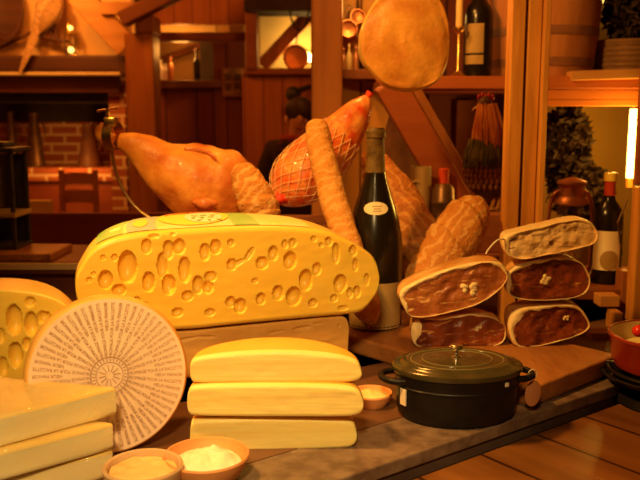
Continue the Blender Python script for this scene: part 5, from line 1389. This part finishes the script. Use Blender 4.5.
# brass oil lamp on the mantel
c = at_y(70.5, 55, YM + .1); c.z = ZM; u = mpp(YM); zf_ = lambda py: at_y(70, py, YM + .1).z - ZM
t = thing('oil_lamp', 'small brass lamp frame with two bright glints standing on the mantel right of the bird', 'lamp', c)
part('base', MB().lathe([(6 * u, 0), (6 * u, .01), (3 * u, .02), (4.5 * u, zf_(50)), (3 * u, zf_(46)), (.001, zf_(45.5))], c, 20), 'brass', t)
for s in (-1, 1): part('upright', MB().box(c + V((s * 5 * u, 0, zf_(34) / 2 + .005)), (.012, .012, zf_(34)), None, .001), 'gunmetal', t, False)
part('top', MB().lathe([(5.6 * u, zf_(34)), (5.6 * u, zf_(32.5)), (4 * u, zf_(31)), (3.6 * u, zf_(25)), (1.5 * u, zf_(21)), (.001, zf_(20.5))], c, 20), 'brass', t)
p = at_y(71, 50, YM + .05); part('glint_ball', MB().ball(p, .024, 12, 8), 'panel_glint_glow', t, label='bright yellow glint')  # glowing balls paint the glints on the lamp frame
p = at_y(70.5, 28, YM + .05); part('glint_ball', MB().ball(p, .018, 12, 8), 'panel_glint_glow', t, label='bright yellow glint')

# bar: bottles and picture
zbs = at_y(180, 80, 6.45).z
for (px, h, r, m, lb) in ((161, 18, 3.0, 'white_porcelain', 'white bottle at the left end of the far bar shelf, touching the post'), (165.5, 15, 2.2, 'white_porcelain', 'short white bottle on the far bar shelf, between the white and brown ones'), (171, 20, 2.6, 'oldcopper', 'brown bottle on the far bar shelf, right of the white ones'), (197, 26, 3.2, 'glass_green', 'dark bottle standing alone on the far bar shelf')):
    c = at_y(px, 80, 6.6); c.z = zbs; u = mpp(6.6); H = h * u * 1.1
    t = thing('bottle', lb, 'bottle', c, 0, 'bottles on the far bar shelf')
    part('glass', MB().lathe([(r * u * a, H * z) for a, z in BORD], c, 18), m, t)
    part('cap', MB().lathe([(r * u * .4, H), (r * u * .4, H * 1.05), (.001, H * 1.06)], c, 12), 'gunmetal', t)
mb = MB().slab(222, 68, 243, 97, 6.46, .035, .006)
c = at_y(232, 97, 6.46)
t = thing('framed_picture', 'small framed print on the dark red wall beside the bar', 'picture', (c.x, 6.48, c.z))
part('frame', mb, 'timber', t, False)
pr = part('print', MB().slab(224, 70.5, 241, 94.5, 6.452, .012), 'picture', t, False)
for (x, y) in ((228, 77), (237, 77), (228, 87), (237, 86)): part('small_print', MB().slab(x - 3, y - 3.5, x + 3, y + 3.5, 6.447, .006), 'dark_brown', pr, False)
# spot bulb and cable in the niche
p = at_y(309.5, 58, 6.3)
t = thing('spot_lamp', 'bright bulb beside the copper pan in the niche', 'lamp', (p.x, 6.3, p.z))
part('bulb', MB().ball(p, .030, 16, 10), 'bulb', t, label='glowing bulb')
part('socket', MB().tube([p + V((0, .02, .02)), p + V((-.03, .10, .05)), p + V((-.06, .255, .09))], [.02, .016, .012], 10), 'brass', t)
p = [at_y(x, y, 5.89 if y > 8 else 5.91) for x, y in ((289, 6), (291, 18), (295, 27), (300, 30), (305, 26), (308, 16), (309, 6))]
solo('cable_loop', MB().tube(interp([tuple(q) for q in p], 6), .007, 8), 'rubber', 'black cable hanging in a loop in front of the niche', 'cable', p[3])
# dark hat-like pot hanging on the panelled wall
p = at_y(293, 94, 5.8); 
t = thing('hanging_pot', 'small dark pot hanging on the panelled wall above the person', 'pot', (p.x, 5.8, p.z - .06))
part('body', MB().ball(p, (.055, .055, .055), 18, 12), 'blackmetal', t)
part('handle', MB().tube([p + V((.03, 0, .02)), p + V((.11, .06, .05)), p + V((.14, .2, .06))], .02, 8), 'blackmetal', t)

# ================================================================== PERSON
def skin_body(joints, edges, root, levels=2):
    me = bpy.data.meshes.new('sk'); names = list(joints); ix = {n: i for i, n in enumerate(names)}
    me.from_pydata([joints[n][0] for n in names], [(ix[a], ix[b]) for a, b in edges], []); o = bpy.data.objects.new('sk', me); COL.objects.link(o)
    md = o.modifiers.new('s', 'SKIN'); md.use_smooth_shade = True
    for i, n in enumerate(names):
        r = joints[n][1]; r = r if hasattr(r, '__len__') else (r, r)
        me.skin_vertices[0].data[i].radius = r; me.skin_vertices[0].data[i].use_root = (n == root)
    sd = o.modifiers.new('u', 'SUBSURF'); sd.levels = levels; sd.render_levels = levels
    bpy.context.view_layer.update(); dg = bpy.context.evaluated_depsgraph_get(); r = bpy.data.meshes.new_from_object(o.evaluated_get(dg))
    bpy.data.objects.remove(o); bm = bmesh.new(); bm.from_mesh(r); return bm
YPp = 5.0
hc = at_y(301, 118, YPp); u = mpp(YPp)
px_ = hc.x - .02
base = V((px_, YPp, FLOOR)); top_z = hc.z + .12; k = (top_z - FLOOR) / 1.68
def J(x, y, z): return (px_ + x * k, YPp + y * k, FLOOR + z * k)
joints = {'pel': (J(0, 0, .92), (.145, .11)), 'wai': (J(0, 0, 1.08), (.13, .10)), 'che': (J(0, 0, 1.26), (.165, .115)), 'nb': (J(0, 0, 1.40), (.085, .075)), 'nk': (J(0, -.01, 1.46), .052), 'hd': (J(.012, -.02, 1.55), (.072, .088)), 'top': (J(.012, -.015, 1.63), (.055, .07)),
    'ls': (J(-.17, 0, 1.36), .07), 'le': (J(-.25, -.02, 1.10), .048), 'lw': (J(-.20, -.2, .95), .033), 'lh': (J(-.17, -.27, .93), (.042, .022)),
    'rs': (J(.17, 0, 1.36), .07), 're': (J(.25, -.02, 1.10), .048), 'rw': (J(.20, -.2, .95), .033), 'rh': (J(.17, -.27, .93), (.042, .022)),
    'lhip': (J(-.09, 0, .86), .095), 'lkn': (J(-.10, -.01, .48), .062), 'lan': (J(-.10, .02, .09), .042), 'lft': (J(-.11, -.13, .04), (.045, .03)),
    'rhip': (J(.09, 0, .86), .095), 'rkn': (J(.10, -.01, .48), .062), 'ran': (J(.10, .02, .09), .042), 'rft': (J(.11, -.13, .04), (.045, .03))}
ed = [('pel', 'wai'), ('wai', 'che'), ('che', 'nb'), ('nb', 'nk'), ('nk', 'hd'), ('hd', 'top'), ('che', 'ls'), ('ls', 'le'), ('le', 'lw'), ('lw', 'lh'), ('che', 'rs'), ('rs', 're'), ('re', 'rw'), ('rw', 'rh'), ('pel', 'lhip'), ('lhip', 'lkn'), ('lkn', 'lan'), ('lan', 'lft'), ('pel', 'rhip'), ('rhip', 'rkn'), ('rkn', 'ran'), ('ran', 'rft')]
for s, w in ((-1, 'l'), (1, 'r')):
    for fi, (dx, ln) in enumerate(((-.028, .062), (-.009, .075), (.01, .072), (.028, .056))):
        joints[w + 'f%da' % fi] = (J(s * .17 + dx, -.305, .925), .0095); joints[w + 'f%db' % fi] = (J(s * .17 + dx * 1.1, -.305 - ln * .55, .905), .008); joints[w + 'f%dc' % fi] = (J(s * .17 + dx * 1.1, -.305 - ln * .8, .875), .007)
        ed += [(w + 'h', w + 'f%da' % fi), (w + 'f%da' % fi, w + 'f%db' % fi), (w + 'f%db' % fi, w + 'f%dc' % fi)]
    joints[w + 'ta'] = (J(s * .17 - s * .045, -.275, .915), .010); joints[w + 'tb'] = (J(s * .17 - s * .06, -.315, .895), .008); ed += [(w + 'h', w + 'ta'), (w + 'ta', w + 'tb')]
bm = skin_body(joints, ed, 'pel')
# nose, brow and chin pushed out of the head
hx, hy, hz = J(.012, -.105, 1.545)
for v in bm.verts:
    if v.co.z > FLOOR + 1.47 * k and v.co.y < YPp - .05 * k:
        dx = (v.co.x - hx); dz = v.co.z - hz
        v.co.y -= .022 * k * math.exp(-(dx / .016) ** 2 - ((dz + .005) / .022) ** 2) + .008 * k * math.exp(-(dx / .03) ** 2 - ((dz + .06) / .02) ** 2) - .006 * math.exp(-((abs(dx) - .03) / .012) ** 2 - ((dz - .018) / .012) ** 2)
po = finish('person', bm, 'skin', M.Translation(base)); po.location = base; WM[po] = M.Translation(base)
for m_ in ('cloth', 'maroon'): po.data.materials.append(MT[m_])
for p_ in po.data.polygons:
    z = p_.center.z / k; rad = math.hypot(p_.center.x, 0) / k
    hand = p_.center.y / k < -.215 and .8 < z < 1.0
    if z < 1.425 and not hand: p_.material_index = 1
    if 1.30 < z < 1.43 and rad < .085 and p_.center.y < 0: p_.material_index = 2
tag(po, 'person in a dark jacket and dark red scarf standing behind the netted ham', 'person')
part('hair', MB().ball(J(.012, .0, 1.60), (.088 * k, .100 * k, .095 * k), 24, 16, nz=.15, nscale=14), 'hair', po)
for s in (-1, 1):
    part('ear', MB().ball(J(.012 + s * .082, -.02, 1.545), (.012 * k, .02 * k, .032 * k), 10, 8), 'skin', po)
    part('eye', MB().ball(J(.012 + s * .03, -.098, 1.562), .009 * k, 10, 8), 'iron', po)
part('mouth', MB().ball(J(.012, -.108, 1.492), (.022 * k, .006, .006 * k), 10, 8), 'maroon', po)
part('scarf', MB().torus(J(0, -.005, 1.425), .078 * k, .03 * k, 28, 10, None, sx=1.05, sy=1.0), 'maroon', po, label='dark red scarf')
part('collar', MB().tube([J(-.075, -.08, 1.42), J(-.035, -.125, 1.30), J(-.01, -.13, 1.18)], [.02, .026, .012], 8), 'cloth', po)
part('collar', MB().tube([J(.075, -.08, 1.42), J(.035, -.125, 1.30), J(.01, -.13, 1.18)], [.02, .026, .012], 8), 'cloth', po)

# ================================================================== LIGHT
def light(name, typ, loc, col, e, size=.1, target=None, spot=None, blend=.5):
    l = bpy.data.lights.new(name, typ); l.energy = e; l.color = col
    if typ == 'AREA': l.size = size
    else: l.shadow_soft_size = size
    if typ == 'SPOT': l.spot_size = math.radians(spot); l.spot_blend = blend
    o = bpy.data.objects.new(name, l); COL.objects.link(o); o.location = loc
    if target is not None: o.rotation_euler = (V(target) - V(loc)).to_track_quat('-Z', 'Y').to_euler()
    return o
WARM = (1, .62, .22); ORG = (1, .38, .06); RED = (1, .24, .03)
light('display_lamp', 'SPOT', (-.14, -.22, 1.28), WARM, 125, .09, (-.20, 1.32, .10), 42, .8)
light('display_lamp', 'SPOT', (-.66, .98, 1.5), (1, .46, .09), 135, .08, (.42, 1.85, .30), 80, .6)
light('counter_fill', 'POINT', (.0, 2.2, 1.3), ORG, 20, .08)  # added fill without a fixture, brightens partition, posts and loaves
light('bar_lamp', 'POINT', (-1.8, 5.0, 1.8), (1, .28, .03), 48, .15)
light('mantel_lamp', 'SPOT', (-2.2, 5.3, 1.9), ORG, 80, .1, (-2.1, 6.6, 1.1), 75, .6)
light('hearth_fill', 'POINT', (-2.1, 6.7, .2), ORG, 7, .1)  # added fill inside the firebox, brightens the brickwork
light('bar_shelf_fill', 'POINT', (-1.12, 6.62, 1.12), ORG, 7, .06)  # added fill hidden behind the lintel, brightens the bar bottles
light('niche_lamp', 'POINT', tuple(at_y(305, 50, 6.35)), (1, .6, .15), 7, .04)
light('room_lamp', 'POINT', (.1, 4.2, 1.7), (1, .30, .035), 24, .15)
light('shelf_fill', 'POINT', tuple(at_y(355, 5, 3.0)), (1, .55, .12), 1.6, .04)  # added fill from the left for the shelf bottle and cask
light('tube_glow', 'POINT', tuple(at_y(626, 140, 2.6)), (1, .50, .06), 7, .05)
w = bpy.data.worlds.new('world'); sc.world = w; w.use_nodes = True
w.node_tree.nodes['Background'].inputs['Color'].default_value = (.9, .30, .07, 1); w.node_tree.nodes['Background'].inputs['Strength'].default_value = .008
sc.view_settings.view_transform = 'Standard'; sc.view_settings.look = 'None'; sc.view_settings.gamma = 1; sc.view_settings.exposure = 0
sc.view_settings.use_curve_mapping = False
